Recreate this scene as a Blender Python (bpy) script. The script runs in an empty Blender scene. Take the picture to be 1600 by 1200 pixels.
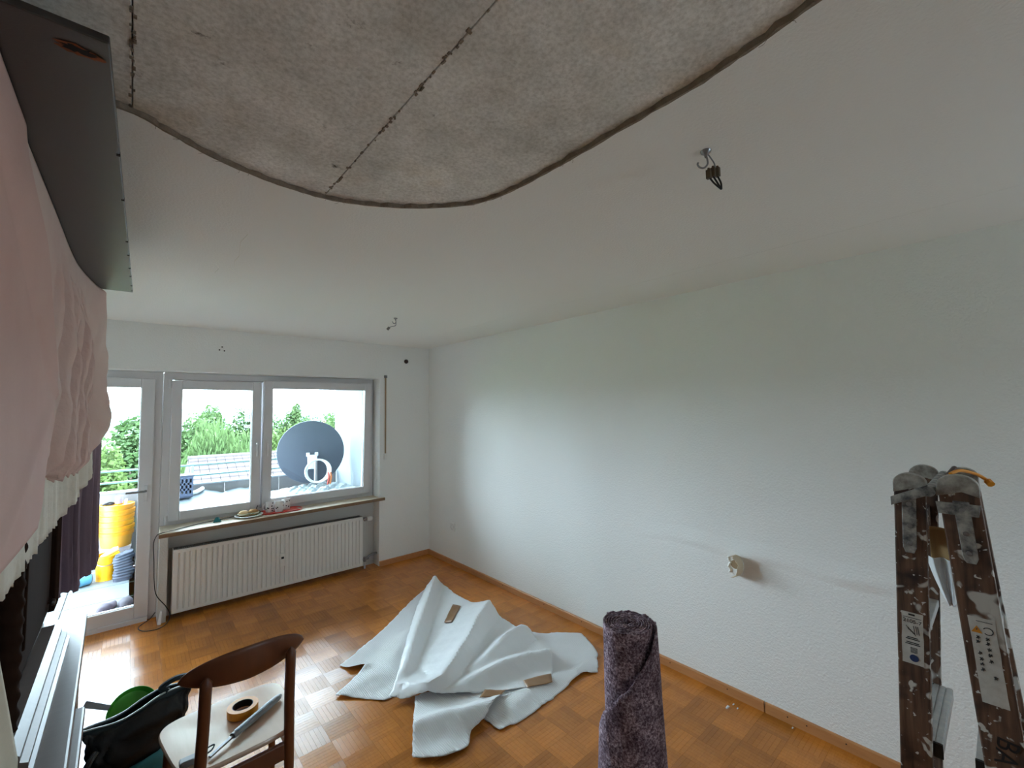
import bpy, bmesh, math, random
from math import sin, cos, pi, radians
from mathutils import Vector, Matrix
from mathutils.geometry import delaunay_2d_cdt
random.seed(7)
S = bpy.context.scene
COL = S.collection

# ------------------------------------------------------------------ camera
cam_d = bpy.data.cameras.new('camera'); cam = bpy.data.objects.new('camera', cam_d); COL.objects.link(cam)
R_, U_, F_ = (Vector((0.752052, -0.658979, -0.012840)), Vector((-0.028127, -0.051551, 0.998274)), Vector((0.658503, 0.750393, 0.057304)))
CAMZ = 1.740153
cam.matrix_world = Matrix(((R_.x, U_.x, -F_.x, 0), (R_.y, U_.y, -F_.y, 0), (R_.z, U_.z, -F_.z, CAMZ), (0, 0, 0, 1)))
cam_d.sensor_width = 36; cam_d.lens = 676.516 * 36 / 1600; cam_d.clip_start = 0.02; cam_d.clip_end = 2000
S.camera = cam

# ------------------------------------------------------------------ world, daylight, exposure
W = bpy.data.worlds.new('sky'); S.world = W; W.use_nodes = True
bg = W.node_tree.nodes['Background']
bg.inputs[0].default_value = (0.72, 0.90, 1.06, 1); bg.inputs[1].default_value = 8.0
S.view_settings.view_transform = 'Standard'; S.view_settings.look = 'None'
S.view_settings.gamma = 1; S.view_settings.use_curve_mapping = False
S.view_settings.exposure = 1.84
S.cycles.diffuse_bounces = 6; S.cycles.max_bounces = 12; S.cycles.transparent_max_bounces = 24
def portal(name, x0, x1, z0, z1, y):
    d = bpy.data.lights.new(name, 'AREA'); d.shape = 'RECTANGLE'; d.size = x1-x0; d.size_y = z1-z0
    d.cycles.is_portal = True
    o = bpy.data.objects.new(name, d); COL.objects.link(o); o.location = ((x0+x1)/2, y, (z0+z1)/2)
    o.rotation_euler = (radians(-90), 0, 0)
    return o
portal('daylight_portal', -0.8, 2.12, 0.05, 2.1, 5.0)
bp = portal('added_window_portal', 2.05, 2.69, 1.28, 1.88, -2.78); bp.rotation_euler = (radians(90), 0, 0)  # guides sky samples through the added back window

# ------------------------------------------------------------------ helpers
def lin(c):
    return tuple(((v/255)/12.92 if v <= 10 else (((v/255)+0.055)/1.055)**2.4) for v in c)
def mat(name, col, rough=0.6, metal=0, spec=0.5, bump=0, bscale=100, bdet=3, var=0, vscale=8, col2=None, trans=0, islands=0, objs=0, stretch=None, coat=0, bdist=0.01):
    m = bpy.data.materials.new(name); m.use_nodes = True
    nt = m.node_tree; N = nt.nodes; L = nt.links; p = N['Principled BSDF']
    c = lin(col) + (1,)
    p.inputs['Base Color'].default_value = c
    p.inputs['Roughness'].default_value = rough; p.inputs['Metallic'].default_value = metal
    p.inputs['Specular IOR Level'].default_value = spec
    if coat: p.inputs['Coat Weight'].default_value = coat; p.inputs['Coat Roughness'].default_value = 0.15
    tc = N.new('ShaderNodeTexCoord'); mp = N.new('ShaderNodeMapping'); L.new(tc.outputs['Object'], mp.inputs[0])
    if stretch: mp.inputs['Scale'].default_value = stretch
    last = None
    if col2 is not None:
        n = N.new('ShaderNodeTexNoise'); n.inputs['Scale'].default_value = vscale; n.inputs['Detail'].default_value = 5; n.inputs['Roughness'].default_value = 0.6
        L.new(mp.outputs[0], n.inputs[0])
        r = N.new('ShaderNodeValToRGB'); r.color_ramp.elements[0].position = 0.5-0.5*max(0.05, 1-var); r.color_ramp.elements[1].position = 0.5+0.5*max(0.05, 1-var)
        r.color_ramp.elements[0].color = c; r.color_ramp.elements[1].color = lin(col2)+(1,)
        L.new(n.outputs['Fac'], r.inputs[0]); last = r.outputs[0]
    if islands or objs:
        h = N.new('ShaderNodeHueSaturation')
        mul = N.new('ShaderNodeMath'); mul.operation = 'MULTIPLY_ADD'
        add = N.new('ShaderNodeMath'); add.operation = 'ADD'
        g = N.new('ShaderNodeNewGeometry'); oi = N.new('ShaderNodeObjectInfo')
        m1 = N.new('ShaderNodeMath'); m1.operation = 'MULTIPLY'; m1.inputs[1].default_value = islands
        m2 = N.new('ShaderNodeMath'); m2.operation = 'MULTIPLY'; m2.inputs[1].default_value = objs
        L.new(g.outputs['Random Per Island'], m1.inputs[0]); L.new(oi.outputs['Random'], m2.inputs[0])
        L.new(m1.outputs[0], add.inputs[0]); L.new(m2.outputs[0], add.inputs[1])
        a2 = N.new('ShaderNodeMath'); a2.operation = 'ADD'; a2.inputs[1].default_value = 1-(islands+objs)/2
        L.new(add.outputs[0], a2.inputs[0]); L.new(a2.outputs[0], h.inputs['Value'])
        if last: L.new(last, h.inputs['Color'])
        else: h.inputs['Color'].default_value = c
        last = h.outputs[0]
        N.remove(mul)
    if last: L.new(last, p.inputs['Base Color'])
    if bump:
        n = N.new('ShaderNodeTexNoise'); n.inputs['Scale'].default_value = bscale; n.inputs['Detail'].default_value = bdet
        L.new(mp.outputs[0], n.inputs[0])
        b = N.new('ShaderNodeBump'); b.inputs['Strength'].default_value = bump; b.inputs['Distance'].default_value = bdist
        L.new(n.outputs['Fac'], b.inputs['Height']); L.new(b.outputs[0], p.inputs['Normal'])
    if trans:
        t = N.new('ShaderNodeBsdfTranslucent'); t.inputs[0].default_value = c
        if last: L.new(last, t.inputs[0])
        mx = N.new('ShaderNodeMixShader'); mx.inputs[0].default_value = trans
        L.new(p.outputs[0], mx.inputs[1]); L.new(t.outputs[0], mx.inputs[2]); L.new(mx.outputs[0], N['Material Output'].inputs[0])
    return m
def glass(name, tint=(0.97, 0.99, 0.98)):
    m = bpy.data.materials.new(name); m.use_nodes = True; nt = m.node_tree; N = nt.nodes; L = nt.links
    N.remove(N['Principled BSDF'])
    t = N.new('ShaderNodeBsdfTransparent'); t.inputs[0].default_value = tint+(1,)
    g = N.new('ShaderNodeBsdfGlossy'); g.inputs['Roughness'].default_value = 0.02
    f = N.new('ShaderNodeFresnel'); f.inputs[0].default_value = 1.4
    mx = N.new('ShaderNodeMixShader'); L.new(f.outputs[0], mx.inputs[0]); L.new(t.outputs[0], mx.inputs[1]); L.new(g.outputs[0], mx.inputs[2])
    L.new(mx.outputs[0], N['Material Output'].inputs[0]); return m

class MB:
    def __init__(s): s.v = []; s.f = []; s.sm = []
    def add(s, vs, fs, smooth=False):
        o = len(s.v); s.v += [tuple(v) for v in vs]; s.f += [[i+o for i in f] for f in fs]; s.sm += [smooth]*len(fs)
        return s
    def box(s, x0, x1, y0, y1, z0, z1):
        v = [(x0,y0,z0),(x1,y0,z0),(x1,y1,z0),(x0,y1,z0),(x0,y0,z1),(x1,y0,z1),(x1,y1,z1),(x0,y1,z1)]
        return s.add(v, [[0,3,2,1],[4,5,6,7],[0,1,5,4],[1,2,6,5],[2,3,7,6],[3,0,4,7]])
    def hexa(s, a, b):   # a, b: 4-point loops
        v = list(a)+list(b)
        return s.add(v, [[3,2,1,0],[4,5,6,7],[0,1,5,4],[1,2,6,5],[2,3,7,6],[3,0,4,7]])
    def tube(s, pts, r, n=8, caps=True, closed=False):
        pts = [Vector(p) for p in pts]; m = len(pts); rs = r if isinstance(r, (list, tuple)) else [r]*m
        ring = []; up = None
        for i, p in enumerate(pts):
            a = pts[(i-1) % m] if (closed or i > 0) else p; b = pts[(i+1) % m] if (closed or i < m-1) else p
            d = (b-a).normalized()
            if up is None: up = Vector((0,0,1)) if abs(d.z) < 0.9 else Vector((1,0,0))
            u = d.cross(up).normalized(); w = u.cross(d).normalized(); up = w
            ring.append([p+rs[i]*(cos(2*pi*k/n)*u+sin(2*pi*k/n)*w) for k in range(n)])
        vs = [q for rr in ring for q in rr]; fs = []
        for i in range(m if closed else m-1):
            j = (i+1) % m
            for k in range(n): fs.append([i*n+k, i*n+(k+1) % n, j*n+(k+1) % n, j*n+k])
        s.add(vs, fs, True)
        if caps and not closed: s.add(ring[0], [list(range(n))[::-1]]); s.add(ring[-1], [list(range(n))])
        return s
    def cyl(s, p0, p1, r0, r1=None, n=24, caps=True): return s.tube([p0, p1], [r0, r0 if r1 is None else r1], n, caps)
    def lathe(s, prof, c=(0,0,0), n=32, axis='z'):
        vs = []; fs = []; m = len(prof)
        for i in range(n):
            a = 2*pi*i/n
            for (r, h) in prof:
                if axis == 'z': vs.append((c[0]+r*cos(a), c[1]+r*sin(a), c[2]+h))
                elif axis == 'y': vs.append((c[0]+r*cos(a), c[1]+h, c[2]+r*sin(a)))
                else: vs.append((c[0]+h, c[1]+r*cos(a), c[2]+r*sin(a)))
        for i in range(n):
            j = (i+1) % n
            for k in range(m-1): fs.append([i*m+k, j*m+k, j*m+k+1, i*m+k+1])
        return s.add(vs, fs, True)
    def grid(s, nu, nv, fn, smooth=True):
        vs = [fn(i/nu, j/nv) for i in range(nu+1) for j in range(nv+1)]
        fs = [[i*(nv+1)+j, (i+1)*(nv+1)+j, (i+1)*(nv+1)+j+1, i*(nv+1)+j+1] for i in range(nu) for j in range(nv)]
        return s.add(vs, fs, smooth)
    def prism(s, poly, axis, a, b):
        def P(u, v, w): return {'x': (w,u,v), 'y': (u,w,v), 'z': (u,v,w)}[axis]
        n = len(poly); vs = [P(u,v,a) for u, v in poly]+[P(u,v,b) for u, v in poly]
        fs = [list(range(n))[::-1], list(range(n, 2*n))]+[[i, (i+1) % n, n+(i+1) % n, n+i] for i in range(n)]
        return s.add(vs, fs)
    def build(s, name, m, parent=None, local=False, bevel=0, smooth=False, solid=0, sub=0, kind=None, label=None, seg=2):
        me = bpy.data.meshes.new(name)
        off = Vector((0,0,0)) if (local or parent is None) else ORG.get(parent.name, Vector((0,0,0)))
        me.from_pydata([tuple(Vector(v)-off) for v in s.v], [], s.f); me.update()
        bm = bmesh.new(); bm.from_mesh(me); bmesh.ops.remove_doubles(bm, verts=bm.verts, dist=1e-5) if len(s.v) < 60000 else None
        bmesh.ops.recalc_face_normals(bm, faces=bm.faces) if len(s.v) < 60000 else None
        bm.to_mesh(me); bm.free()
        if any(s.sm) or smooth:
            me.polygons.foreach_set('use_smooth', [True]*len(me.polygons)); me.set_sharp_from_angle(angle=radians(38))
        for q in (m if isinstance(m, (list, tuple)) else [m]): me.materials.append(q)
        o = bpy.data.objects.new(name, me); COL.objects.link(o)
        if parent is not None: o.parent = parent; ORG[o.name] = off
        if bevel:
            b = o.modifiers.new('bevel', 'BEVEL'); b.width = bevel; b.segments = seg; b.limit_method = 'ANGLE'
        if solid:
            b = o.modifiers.new('solid', 'SOLIDIFY'); b.thickness = solid; b.offset = 0
        if sub:
            b = o.modifiers.new('sub', 'SUBSURF'); b.levels = sub; b.render_levels = sub
        if kind: o['kind'] = kind
        if label: o['label'] = label
        return o
ORG = {}
def tag(o, label, cat, group=None):
    o['label'] = label; o['category'] = cat
    if group: o['group'] = group
    return o
def thing(name, label, cat, loc=(0,0,0), rz=0, group=None):
    o = bpy.data.objects.new(name, None); COL.objects.link(o); o.location = loc; o.rotation_euler = (0,0,rz)
    o.empty_display_size = 0.1
    ORG[o.name] = Vector(loc); return tag(o, label, cat, group)
def structure(o): o['kind'] = 'structure'; return o
def txt(s, size, m, parent, M4, name='lettering', off=None):
    cu = bpy.data.curves.new(name, 'FONT'); cu.body = s; cu.size = size; cu.align_x = 'CENTER'; cu.align_y = 'CENTER'; cu.extrude = 0.0002
    t = bpy.data.objects.new(name+'_curve', cu); COL.objects.link(t)
    me = bpy.data.meshes.new_from_object(t); bpy.data.objects.remove(t)
    me.transform(M4); o0 = ORG.get(parent.name, Vector((0,0,0))); me.transform(Matrix.Translation(-o0))
    me.materials.clear(); me.materials.append(m)
    o = bpy.data.objects.new(name, me); COL.objects.link(o); o.parent = parent; return o
def catmull(pts, n=8, closed=False):
    P = [Vector(p) for p in pts]; m = len(P); out = []
    for i in range(m if closed else m-1):
        a, b, c, d = (P[(i-1) % m] if (closed or i) else P[0]), P[i], P[(i+1) % m], (P[(i+2) % m] if (closed or i+2 < m) else P[-1])
        for k in range(n):
            t = k/n
            out.append(0.5*((2*b)+(c-a)*t+(2*a-5*b+4*c-d)*t*t+(3*b-a-3*c+d)*t**3))
    if not closed: out.append(P[-1])
    return out
def lerp_tab(tab, x):
    if x <= tab[0][0]: return tab[0][1]
    for (a, u), (b, v) in zip(tab, tab[1:]):
        if x <= b: return u+(v-u)*(x-a)/(b-a)
    return tab[-1][1]
def noise1(x, s=0.0): return sin(x*1.7+s)+0.6*sin(x*3.9+1.3*s+1)+0.35*sin(x*8.3+2.1*s+2)

# ------------------------------------------------------------------ materials
M = {}
M['wall'] = mat('woodchip_wallpaper', (240,240,237), 0.9, spec=0.2, bump=0.55, bscale=95, bdet=2, bdist=0.006)
M['ceil'] = mat('ceiling_wallpaper', (238,236,231), 0.92, spec=0.2, bump=0.3, bscale=110, bdet=2, bdist=0.005)
M['niche'] = mat('niche_paint', (206,204,200), 0.85, spec=0.2, bump=0.2, bscale=90)
M['plaster_edge'] = mat('plaster_edge', (112,96,82), 0.95, bump=0.6, bscale=60, col2=(150,136,120), var=0.5, vscale=30)
M['upvc'] = mat('white_upvc', (214,211,212), 0.35)
M['gasket'] = mat('black_gasket', (40,42,48), 0.6)
M['glass'] = glass('window_glass')
M['sill'] = mat('sill_stone', (214,200,178), 0.35, col2=(190,174,150), var=0.3, vscale=40)
M['sill_edge'] = mat('sill_edge', (150,118,88), 0.6, col2=(118,88,62), var=0.4, vscale=25)
M['radiator'] = mat('radiator_enamel', (232,230,226), 0.4)
M['darkgap'] = mat('radiator_grille', (120,120,120), 0.6)
M['steel'] = mat('brushed_steel', (150,150,152), 0.35, metal=0.9)
M['oak'] = mat('oak_skirting', (204,144,92), 0.45, col2=(178,118,70), var=0.3, vscale=6, stretch=(8,1,8))
M['parquet_x'] = mat('oak_parquet', (204,130,52), 0.2, spec=0.5, col2=(168,98,32), var=0.15, vscale=14, stretch=(1,9,1), islands=0.26, objs=0.36, bump=0.08, bscale=40)
M['parquet_base'] = mat('parquet_joint', (96,60,32), 0.6)
M['rubber'] = mat('black_rubber', (26,26,27), 0.7)
M['white'] = mat('white_plastic', (235,235,232), 0.4)
M['chair'] = mat('walnut_stained_beech', (118,70,44), 0.38, col2=(92,50,30), var=0.2, vscale=10, stretch=(3,3,0.6), spec=0.5)
M['seat'] = mat('chair_seat_veneer', (226,196,172), 0.2, col2=(212,180,154), var=0.2, vscale=6, stretch=(8,1,1), spec=0.9, coat=.4)
M['darkwood'] = mat('dark_stained_oak', (50,34,28), 0.33, spec=0.5, col2=(40,27,22), var=0.15, vscale=9, stretch=(1,6,1), bump=0.06, bscale=60)
M['hutchwood'] = mat('dark_oak_matt', (54,37,29), 0.9, spec=0.05, col2=(40,27,21), var=0.15, vscale=9, stretch=(6,6,1))
M['rawwood'] = mat('splintered_wood', (150,80,40), 0.8, col2=(90,44,22), var=0.5, vscale=30)
M['shadowhole'] = mat('hole_dark', (20,14,12), 0.9)
M['pink'] = mat('pink_cotton', (240,218,208), 0.85, spec=0.15, trans=0.12, bump=0.15, bscale=120, col2=(230,196,187), var=0.5, vscale=3)
M['rose'] = mat('rose_cotton', (234,200,190), 0.85, spec=0.15, trans=0.12, bump=0.12, bscale=90, col2=(226,186,177), var=0.5, vscale=3)
M['cream'] = mat('cream_sheet', (240,234,222), 0.9, spec=0.15, trans=0.15, bump=0.25, bscale=40)
M['purple'] = mat('dark_purple_cotton', (166,146,160), 0.85, trans=.2, spec=0.2, bump=0.1, bscale=60)
M['foam'] = mat('ribbed_foam_sheet', (242,242,243), 0.5, trans=0.12, bump=0.35, bscale=60, bdet=1, stretch=(1,4,1), bdist=0.012)
_m = M['foam']; _N = _m.node_tree.nodes; _L = _m.node_tree.links
_w = _N.new('ShaderNodeTexWave'); _w.inputs['Scale'].default_value = 30; _w.inputs['Distortion'].default_value = 1.5; _w.inputs['Detail'].default_value = 1
_tc = _N.new('ShaderNodeTexCoord'); _L.new(_tc.outputs['Object'], _w.inputs[0])
_b = _N.new('ShaderNodeBump'); _b.inputs['Strength'].default_value = .45; _b.inputs['Distance'].default_value = .006
_L.new(_w.outputs['Fac'], _b.inputs['Height']); _L.new(_b.outputs[0], _N['Principled BSDF'].inputs['Normal'])
M['film'] = mat('smooth_packing_film', (246,248,250), 0.30, trans=0.10, bump=0.16, bscale=11, bdet=4, bdist=0.03)
M['brown_tape'] = mat('brown_packing_tape', (150,112,78), 0.35)
M['orange'] = mat('orange_tape', (232,150,34), 0.45)
M['black'] = mat('black_plastic', (24,24,26), 0.5)
M['green'] = mat('green_enamel', (96,206,62), 0.35)
M['grey'] = mat('grey_plastic', (138,140,142), 0.45)
M['bluegrey'] = mat('blue_grey_plastic', (40,72,92), 0.45)
M['bagcloth'] = mat('dark_teal_nylon', (16,36,44), 0.6, bump=0.2, bscale=14, bdist=0.02)
M['teal'] = mat('teal_nylon', (70,160,176), 0.45, bump=0.15, bscale=18)
M['bagedge'] = mat('bag_rim_piping', (176,184,188), 0.35)

def felt_mat():
    m = mat('recycled_felt', (92,78,84), 0.97, spec=0.1, bump=0.5, bscale=160, bdet=4, bdist=0.008)
    nt = m.node_tree; N = nt.nodes; L = nt.links; p = N['Principled BSDF']
    tc = N.new('ShaderNodeTexCoord')
    a = N.new('ShaderNodeTexNoise'); a.inputs['Scale'].default_value = 130; a.inputs['Detail'].default_value = 3; a.inputs['Roughness'].default_value = 0.75
    b = N.new('ShaderNodeTexNoise'); b.inputs['Scale'].default_value = 22; b.inputs['Detail'].default_value = 4
    L.new(tc.outputs['Object'], a.inputs[0]); L.new(tc.outputs['Object'], b.inputs[0])
    r = N.new('ShaderNodeValToRGB'); e = r.color_ramp.elements
    e[0].position = 0.36; e[0].color = lin((92,78,86))+(1,); e[1].position = 0.68; e[1].color = lin((236,228,236))+(1,)
    x = e.new(0.5); x.color = lin((158,140,150))+(1,)
    L.new(a.outputs['Fac'], r.inputs[0])
    r2 = N.new('ShaderNodeValToRGB'); e = r2.color_ramp.elements
    e[0].position = 0.35; e[0].color = lin((176,166,174))+(1,); e[1].position = 0.65; e[1].color = lin((250,240,244))+(1,)
    L.new(b.outputs['Fac'], r2.inputs[0])
    mx = N.new('ShaderNodeMix'); mx.data_type = 'RGBA'; mx.blend_type = 'MULTIPLY'; mx.inputs[0].default_value = 1
    L.new(r.outputs[0], mx.inputs[6]); L.new(r2.outputs[0], mx.inputs[7]); L.new(mx.outputs[2], p.inputs['Base Color'])
    return m
M['felt'] = felt_mat()
def concrete_mat():
    m = mat('bare_concrete', (150,145,138), 0.95, spec=0.15, bump=0.35, bscale=30, bdet=6, bdist=0.01)
    nt = m.node_tree; N = nt.nodes; L = nt.links; p = N['Principled BSDF']
    tc = N.new('ShaderNodeTexCoord')
    def noise(sc, det=5, rough=0.6):
        n = N.new('ShaderNodeTexNoise'); n.inputs['Scale'].default_value = sc; n.inputs['Detail'].default_value = det; n.inputs['Roughness'].default_value = rough
        L.new(tc.outputs['Object'], n.inputs[0]); return n
    def ramp(src, p0, c0, p1, c1):
        r = N.new('ShaderNodeValToRGB'); e = r.color_ramp.elements
        e[0].position = p0; e[0].color = lin(c0)+(1,); e[1].position = p1; e[1].color = lin(c1)+(1,); L.new(src, r.inputs[0]); return r.outputs[0]
    def mix(a, b, fac=1, mode='MULTIPLY', facs=None):
        x = N.new('ShaderNodeMix'); x.data_type = 'RGBA'; x.blend_type = mode; x.inputs[0].default_value = fac
        if facs: L.new(facs, x.inputs[0])
        L.new(a, x.inputs[6])
        if isinstance(b, tuple): x.inputs[7].default_value = b
        else: L.new(b, x.inputs[7])
        return x.outputs[2]
    base = ramp(noise(3.2, 8, .68).outputs['Fac'], 0.34, (206,202,195), 0.64, (246,243,238))
    fine = ramp(noise(90, 5, 0.65).outputs['Fac'], 0.3, (222,220,216), 0.6, (255,255,255))
    warm = ramp(noise(2.2, 4).outputs['Fac'], 0.52, (255,255,255), 0.74, (236,222,204))
    dark = ramp(noise(13, 8, 0.75).outputs['Fac'], 0.64, (255,255,255), 0.74, (110,94,82))
    rust = ramp(noise(7, 5, 0.65).outputs['Fac'], 0.72, (255,255,255), 0.80, (176,140,116))
    c = mix(mix(mix(mix(base, fine), warm), dark), rust)
    L.new(c, p.inputs['Base Color']); return m
M['concrete'] = concrete_mat()
def ladder_mat():
    m = mat('paint_splashed_wood', (104,66,46), 0.6, bump=0.25, bscale=50, stretch=(1,1,0.25))
    nt = m.node_tree; N = nt.nodes; L = nt.links; p = N['Principled BSDF']
    tc = N.new('ShaderNodeTexCoord'); mp = N.new('ShaderNodeMapping'); mp.inputs['Scale'].default_value = (60,60,5); L.new(tc.outputs['Object'], mp.inputs[0])
    g = N.new('ShaderNodeTexNoise'); g.inputs['Scale'].default_value = 1.6; g.inputs['Detail'].default_value = 4; L.new(mp.outputs[0], g.inputs[0])
    r = N.new('ShaderNodeValToRGB'); e = r.color_ramp.elements
    e[0].position = 0.3; e[0].color = lin((68,48,38))+(1,); e[1].position = 0.7; e[1].color = lin((122,90,70))+(1,); L.new(g.outputs['Fac'], r.inputs[0])
    def splash(sc, lo, hi, seed, base, colr):
        n = N.new('ShaderNodeTexNoise'); n.inputs['Scale'].default_value = sc; n.inputs['Detail'].default_value = 2.5; n.inputs['Distortion'].default_value = 0.4
        mm = N.new('ShaderNodeMapping'); mm.inputs['Location'].default_value = seed; L.new(tc.outputs['Object'], mm.inputs[0]); L.new(mm.outputs[0], n.inputs[0])
        q = N.new('ShaderNodeValToRGB'); q.color_ramp.elements[0].position = lo; q.color_ramp.elements[1].position = hi; L.new(n.outputs['Fac'], q.inputs[0])
        x = N.new('ShaderNodeMix'); x.data_type = 'RGBA'; L.new(q.outputs[0], x.inputs[0]); L.new(base, x.inputs[6]); x.inputs[7].default_value = lin(colr)+(1,)
        return x.outputs[2]
    c = splash(11, 0.52, 0.66, (5,1,2), r.outputs[0], (46,32,30))
    c = splash(24, 0.615, 0.645, (3,7,1), c, (206,204,198))
    c = splash(9, 0.66, 0.68, (8,2,4), c, (196,194,188))
    c = splash(70, 0.66, 0.69, (1,3,9), c, (214,212,208))
    L.new(c, p.inputs['Base Color']); return m
M['ladder'] = ladder_mat()
M['hinge'] = mat('paint_smeared_hinge_steel', (92,94,98), 0.5, metal=0.55, col2=(186,186,182), var=0.75, vscale=34, bump=0.2, bscale=40)
M['cap'] = mat('paint_smeared_cap', (120,114,106), 0.6, col2=(190,188,182), var=0.6, vscale=45, bump=0.2, bscale=60)
M['alu'] = mat('ribbed_aluminium', (196,200,204), 0.4, metal=0.5, col2=(222,222,220), var=0.6, vscale=50)
M['sticker'] = mat('dirty_white_sticker', (214,212,206), 0.5, col2=(190,186,178), var=0.6, vscale=40)
M['ink'] = mat('black_ink', (24,24,28), 0.6)
M['inkblue'] = mat('blue_ink', (40,62,110), 0.6)
M['warn'] = mat('warning_orange', (214,140,36), 0.5)

# ------------------------------------------------------------------ room shell
XR, YF, H, XL, YB = 2.765, 4.72, 2.5, -0.62, -2.6
ZL, XN0, XN1, YW = 2.105, 0.262, 2.128, 4.88   # lintel height, niche / reveal sides, window plane
# floor: slab with parquet blocks
floor = structure(MB().box(XL-.1, XR+.1, YB-.1, 4.97, -0.25, -0.012).build('floor', M['parquet_base']))
BS = 0.16
block_meshes = []
def block_mb(x0, y0, vert, x1=None, y1=None):
    b = MB(); n = 7; w = BS/n; g = 0.00012; ch = 0.0002
    for k in range(n):
        if vert: r = (x0+k*w+g, x0+(k+1)*w-g, y0+g, y0+BS-g)
        else: r = (x0+g, x0+BS-g, y0+k*w+g, y0+(k+1)*w-g)
        a0, a1, b0, b1 = r
        if x1 is not None: a1 = min(a1, x1)
        if y1 is not None: b1 = min(b1, y1)
        if a1-a0 < 0.002 or b1-b0 < 0.002: continue
        lo = [(a0,b0,-0.012),(a1,b0,-0.012),(a1,b1,-0.012),(a0,b1,-0.012)]
        hi = [(a0+ch,b0+ch,0),(a1-ch,b0+ch,0),(a1-ch,b1-ch,0),(a0+ch,b1-ch,0)]
        b.add(lo+hi, [[4,5,6,7],[0,1,5,4],[1,2,6,5],[2,3,7,6],[3,0,4,7]])
    return b
def block_mesh(vert):
    b = block_mb(0, 0, vert); me = bpy.data.meshes.new('parquet_block'); me.from_pydata(b.v, [], b.f); me.materials.append(M['parquet_x'] if vert else M['parquet_y']); return me
M['parquet_y'] = mat('oak_parquet_crosswise', (204,130,52), 0.2, spec=0.5, col2=(168,98,32), var=0.15, vscale=14, stretch=(9,1,1), islands=0.26, objs=0.36, bump=0.08, bscale=40)
cells = []
nx = int((XR-XL)/BS)+1; ny = int((4.9-0.2)/BS)+1
for i in range(nx):
    for j in range(ny):
        x = XR-0.004-(i+1)*BS; y = 0.2+j*BS
        c = Vector((x+BS/2, y+BS/2, -CAMZ)); d = c.dot(F_)
        if d < 0.2: continue
        u = 800+676.5*c.dot(R_)/d; v = 600-676.5*c.dot(U_)/d
        seen = -30 < u < 1420 and v < 1230 and not (c.x < -0.1 and c.y < 2.5) and not (c.y > 4.80 or (c.y > 4.70 and (c.x > XN1 or c.x < XN0)))
        cells.append((not seen, d, i, j, x, y))
cells.sort()
rest = MB(); nparts = 0
bmv, bmh = block_mesh(True), block_mesh(False)
restm = [MB(), MB()]
for (uns, d, i, j, x, y) in cells:
    vert = (i+j) % 2 == 0
    if not uns and nparts < 300:
        o = bpy.data.objects.new('parquet_block', bmv if vert else bmh); COL.objects.link(o); o.parent = floor; o.location = (x, y, 0); nparts += 1
    elif x > XL-0.1 and y+BS < 4.97:
        b = block_mb(x, y, vert); restm[0 if vert else 1].add(b.v, b.f)
    elif y < 4.96:
        b = block_mb(x, y, vert, y1=4.965); restm[0 if vert else 1].add(b.v, b.f)
restm[0].build('parquet_field', M['parquet_x'], floor, kind='stuff'); restm[1].build('parquet_field', M['parquet_y'], floor, kind='stuff')
MB().box(XL, XR, YB, 0.2, -0.012, -0.001).build('parquet_field', M['parquet_x'], floor, kind='stuff')

# ceiling finish with a round-cornered hole, bare concrete slabs above
ceiling_o = None
cut = [(-0.62,1.38),(-0.2,1.405),(-0.02,1.424),(0.06,1.468),(0.157,1.522),(0.281,1.560),(0.399,1.574),(0.503,1.570),(0.606,1.540),(0.726,1.472),(0.836,1.385),(0.930,1.270),(0.975,1.13),(0.988,0.98),(0.990,0.80),(0.99,0.6),(0.988,0.43),(0.975,0.33),(0.958,0.22),(0.94,0.1),(0.92,-0.3),(0.90,-0.9)]
cutc = [Vector((p[0], p[1], 0)) for p in cut]
cs = catmull(cutc, 5); ce = []
for k, p in enumerate(cs): ce.append((p.x+0.0022*random.uniform(-1,1), p.y+0.0022*random.uniform(-1,1)))
outer = [(0.90,-0.95),(XL-.1,-0.95),(XL-.1,YB-.1),(XR+.1,YB-.1),(XR+.1,YF+.02),(XL-.1,YF+.02),(XL-.1,1.38)]
poly = ce+outer
ceiling = structure(MB().prism(poly, 'z', H, H+0.013).build('ceiling', M['ceil']))
def edge_strip(z0, z1, off, m, name, par):
    b = MB(); n = len(ce)
    vs = [(x,y,z0) for x, y in ce]+[(x,y,z1) for x, y in ce]
    nn = []
    for i in range(n):
        a = Vector(ce[max(0,i-1)]); c = Vector(ce[min(n-1,i+1)]); t = (c-a).normalized(); nn.append(Vector((t.y,-t.x)))
    vs = []
    for (zz, oo) in ((z0-0.0006, -off*0.35), (z0-0.0006, off), (z1, off*1.7), (z1, -off*0.35)):
        vs += [(ce[i][0]+nn[i].x*oo*(1+0.5*sin(i*2.3)), ce[i][1]+nn[i].y*oo*(1+0.5*sin(i*2.3)), zz) for i in range(n)]
    fs = [[q*n+i, q*n+i+1, ((q+1) % 4)*n+i+1, ((q+1) % 4)*n+i] for q in range(4) for i in range(n-1)]
    return b.add(vs, fs).build(name, m, par)
edge_strip(H, H+0.012, 0.005, M['plaster_edge'], 'plaster_edge', ceiling)
for (x0, x1) in ((XL, -0.0222), (-0.0198, 0.4968), (0.4992, 1.16)):
    MB().box(x0, x1, -1.1, 1.7, H+0.013, H+0.10).build('concrete_slab', M['concrete'], ceiling, bevel=0.0015)
MB().box(XL-.1, XR+.1, YB-.1, 4.98, H+0.10, H+0.22).build('slab_core', M['concrete'], ceiling)
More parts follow.
